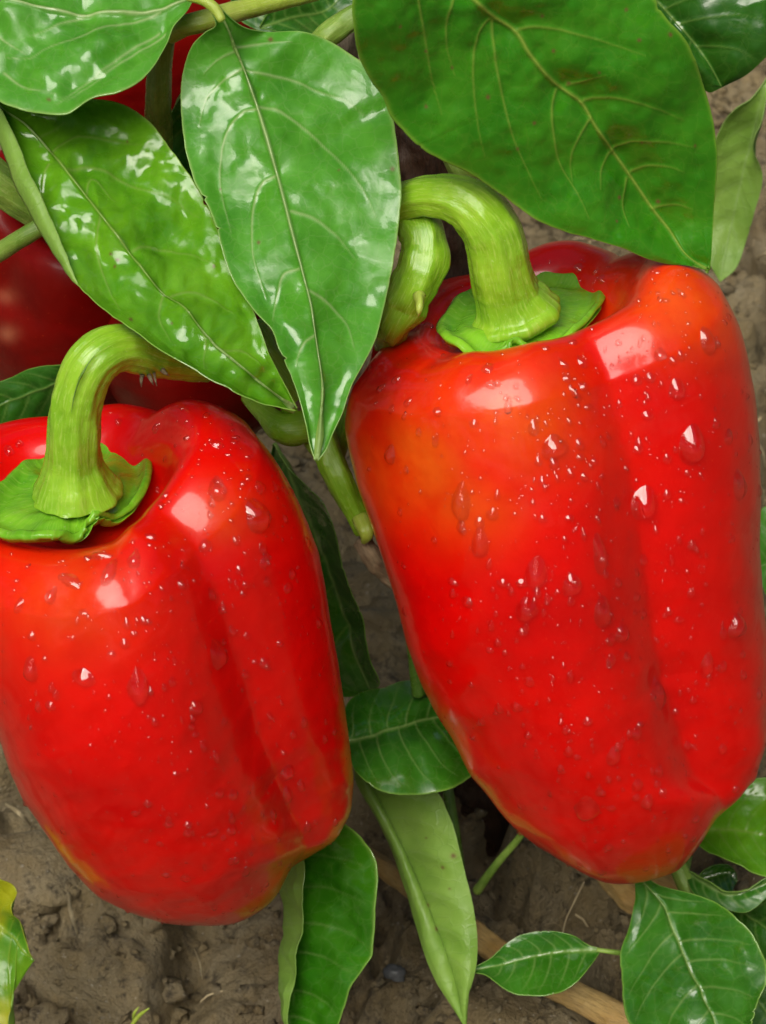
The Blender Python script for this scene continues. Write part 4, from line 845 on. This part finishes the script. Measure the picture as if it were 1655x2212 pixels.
# ---- water drops
def hit(p, x, y):
    o = Vector(CAM); d = (Vector(P(np.array([x, y, 0.0]))) - o).normalized()
    loc, nor, idx, dist = p.bvh.ray_cast(o, d)
    return (np.array(loc), np.array(nor)) if loc is not None else (None, None)
DOWN = np.array([0, 0, -1.0])
def drop_geo(c, nrm, w_m, l_m, h_m, nr=10, na=20, seed=0, sink=0.25, bvh=None):
    dn = DOWN - nrm*np.dot(DOWN, nrm); dn /= np.linalg.norm(dn)+1e-9; sd_ = np.cross(nrm, dn)
    ph = np.linspace(0, 2*math.pi, na, endpoint=False); rho = np.append(np.linspace(0.0, 1.18, nr-1)**0.85, 0.0)
    RH, PH = np.meshgrid(rho, ph, indexing='ij')
    lx = RH*np.cos(PH); ly = RH*np.sin(PH)
    k = 1+(0.28 if na > 20 else 0.2)*fbm(np.cos(PH)*1.2+seed, np.sin(PH)*1.2+seed*2.1, 1, seed % 97)
    wsc = np.where(lx < 0, 1-0.35*np.clip(np.abs(lx), 0, 1.2)**1.5, 1)
    hz = np.where(RH < 1, np.clip(1-RH**2, 0, 1)**1.15*h_m*(1+0.3*lx), -(RH-1)*h_m*1.1)
    hz[-1] = -h_m*0.35
    V = c + dn*(lx*l_m/2*k*np.where(lx < 0, 1.25, 0.9))[..., None] + sd_*(ly*w_m/2*k*wsc)[..., None] + nrm*hz[..., None]
    if bvh is not None:
        B = (V - nrm*hz[..., None]).reshape(-1, 3); H = hz.reshape(-1); out = np.empty_like(B)
        for i in range(len(B)):
            lo, no, _, _ = bvh.find_nearest(Vector(B[i])); out[i] = np.array(lo) + np.array(no)*(H[i] - 0.00002)
        return out, grid_faces(nr, na, True)[:, ::-1]
    return V.reshape(-1, 3), grid_faces(nr, na, True)[:, ::-1]
def drop(p, x, y, w_, l_, label, group):
    c, nrm = hit(p, x, y)
    if c is None: return
    V, F = drop_geo(c, nrm, w_*SC, l_*SC, min(w_, l_)*SC*0.36, 16, 28, seed=int(x*7+y), bvh=p.bvh)
    mk('water_drop', V, F, M['water'], label=label, category='water drop', group=group)
used = {}
def lab(x, y, w_, l_, which, box):
    size = 'large' if w_ >= 38 else ('medium' if w_ >= 26 else 'small')
    shape = 'long' if l_ > w_*1.35 else ('round' if l_ < w_*1.12 else 'oval')
    fx = (x-box[0])/(box[2]-box[0]); fy = (y-box[1])/(box[3]-box[1])
    v = ['on the shoulder', 'high', 'above the middle', 'below the middle', 'low', 'near the tip'][min(5, max(0, int(fy*6)))]
    h = ['at its left edge', 'left of centre', 'on its centre', 'right of centre', 'at its right edge'][min(4, max(0, int(fx*5)))]
    return f'{size} {shape} water drop {v} of the {which} pepper, {h}'.replace('high of', 'high on').replace('low of', 'low on')
def labels(L, which, box):
    base = [lab(*q, which, box) for q in L]; out = list(base)
    for b in set(base):
        k = sorted([i for i, c in enumerate(base) if c == b], key=lambda i: L[i][1])
        if len(k) == 2: names = ['upper one', 'lower one']
        else: names = ['topmost', 'second down', 'third down', 'fourth down', 'fifth down', 'sixth down'][:len(k)]
        if len(k) > 1:
            for i, nme in zip(k, names): out[i] = base[i] + ', ' + nme
    return out
big_r = [(995, 1090, 46, 78), (1037, 1178, 40, 66), (1390, 1092, 66, 76), (1497, 965, 62, 80), (1297, 1205, 40, 84), (1157, 1245, 46, 78), (1236, 1268, 42, 50), (1303, 1325, 46, 74), (1345, 1370, 40, 42), (1137, 1320, 44, 60),
         (1596, 1050, 46, 70), (1592, 1355, 62, 56), (1528, 1440, 34, 60), (1422, 1500, 46, 78), (1326, 1635, 34, 52), (1398, 1735, 30, 40), (1268, 1750, 56, 78), (1463, 845, 36, 46), (1200, 970, 60, 46), (843, 985, 34, 44),
         (1530, 742, 40, 60), (1427, 768, 26, 24), (1375, 1290, 22, 24), (1424, 1665, 22, 36), (1035, 1130, 24, 22), (1115, 835, 13, 15), (1092, 860, 12, 15), (1120, 862, 12, 14), (1072, 892, 14, 14), (1070, 912, 12, 14), (1172, 1040, 18, 22),
         (1253, 962, 20, 26), (1285, 998, 16, 18), (1226, 818, 20, 20), (1262, 835, 22, 20), (1470, 770, 16, 26), (855, 820, 18, 28), (905, 935, 16, 24), (1405, 818, 24, 20), (1612, 700, 22, 40), (1548, 915, 20, 26), (1620, 950, 18, 36),
         (875, 1320, 20, 30), (1640, 1500, 22, 30), (1210, 1660, 18, 20), (1466, 1340, 26, 16), (1355, 1420, 20, 26), (1075, 1390, 18, 20), (1128, 1440, 16, 14), (1495, 1180, 22, 24), (1085, 1260, 26, 18), (978, 1258, 30, 16), (905, 1690, 12, 12),
         (1560, 1620, 24, 30), (1200, 1860, 22, 22), (1248, 1908, 30, 26), (1095, 1775, 24, 30), (946, 1553, 26, 40), (1270, 1560, 24, 24), (1015, 1300, 18, 16), (880, 870, 18, 26)]
big_l = [(472, 1418, 52, 66), (300, 1490, 44, 74), (66, 1450, 40, 50), (180, 1465, 50, 40), (560, 1120, 62, 70), (690, 1195, 34, 54), (425, 1530, 34, 36), (470, 1060, 36, 46), (500, 1795, 26, 24), (475, 1715, 22, 24), (620, 1670, 40, 40), (650, 1700, 24, 34),
         (545, 1965, 18, 16), (575, 1910, 18, 18), (395, 2008, 26, 16), (55, 1735, 16, 26), (460, 1800, 30, 20), (470, 960, 22, 30), (235, 1240, 28, 60), (150, 1255, 60, 24), (215, 1200, 22, 50), (290, 1210, 26, 40), (40, 1310, 22, 34), (110, 1290, 26, 36), (330, 1160, 18, 24),
         (445, 1180, 30, 24), (275, 1350, 16, 24), (180, 1325, 24, 14), (510, 1640, 16, 14), (415, 1570, 18, 20), (20, 975, 22, 26), (300, 865, 26, 14), (620, 1720, 30, 46), (590, 1760, 20, 28)]
for (x, y, a_, b_), lb_ in zip(big_r, labels(big_r, 'right', (750, 570, 1655, 1910))): drop(pr, x, y, a_, b_, lb_, 'rain drops on the right pepper')
for (x, y, a_, b_), lb_ in zip(big_l, labels(big_l, 'left', (0, 860, 765, 2010))): drop(pl, x, y, a_, b_, lb_, 'rain drops on the left pepper')
def spray(p, count, label, box, dens, seed):
    r = np.random.default_rng(seed); Vs = []; Fs = []; nv = 0; made = 0
    while made < count:
        x = r.uniform(box[0], box[2]); y = r.uniform(box[1], box[3])
        if r.random() > dens(x, y): made += 0.3; continue
        made += 1
        c, nrm = hit(p, x, y)
        if c is None: continue
        s = (3.0 + 13*r.random()**5)*SC*1.3
        V, F = drop_geo(c, nrm, s*(0.7+0.8*r.random()), s*(0.8+0.9*r.random()), s*0.38, 7, 10, seed=int(x+y), sink=0.6)
        Vs.append(V); Fs.append(F+nv); nv += len(V)
    mk('fine_drops', np.vstack(Vs), np.vstack(Fs), M['water'], label=label, category='rain spray', kind='stuff')
spray(pr, 1800, 'fine rain spray scattered over the skin of the right pepper', (740, 560, 1660, 1920), lambda x, y: 0.35+0.65*math.exp(-((x-1320)/260)**2), 3)
spray(pl, 1050, 'fine rain spray scattered over the skin of the left pepper', (0, 840, 770, 2010), lambda x, y: 0.35+0.65*math.exp(-((x-480)/240)**2), 4)
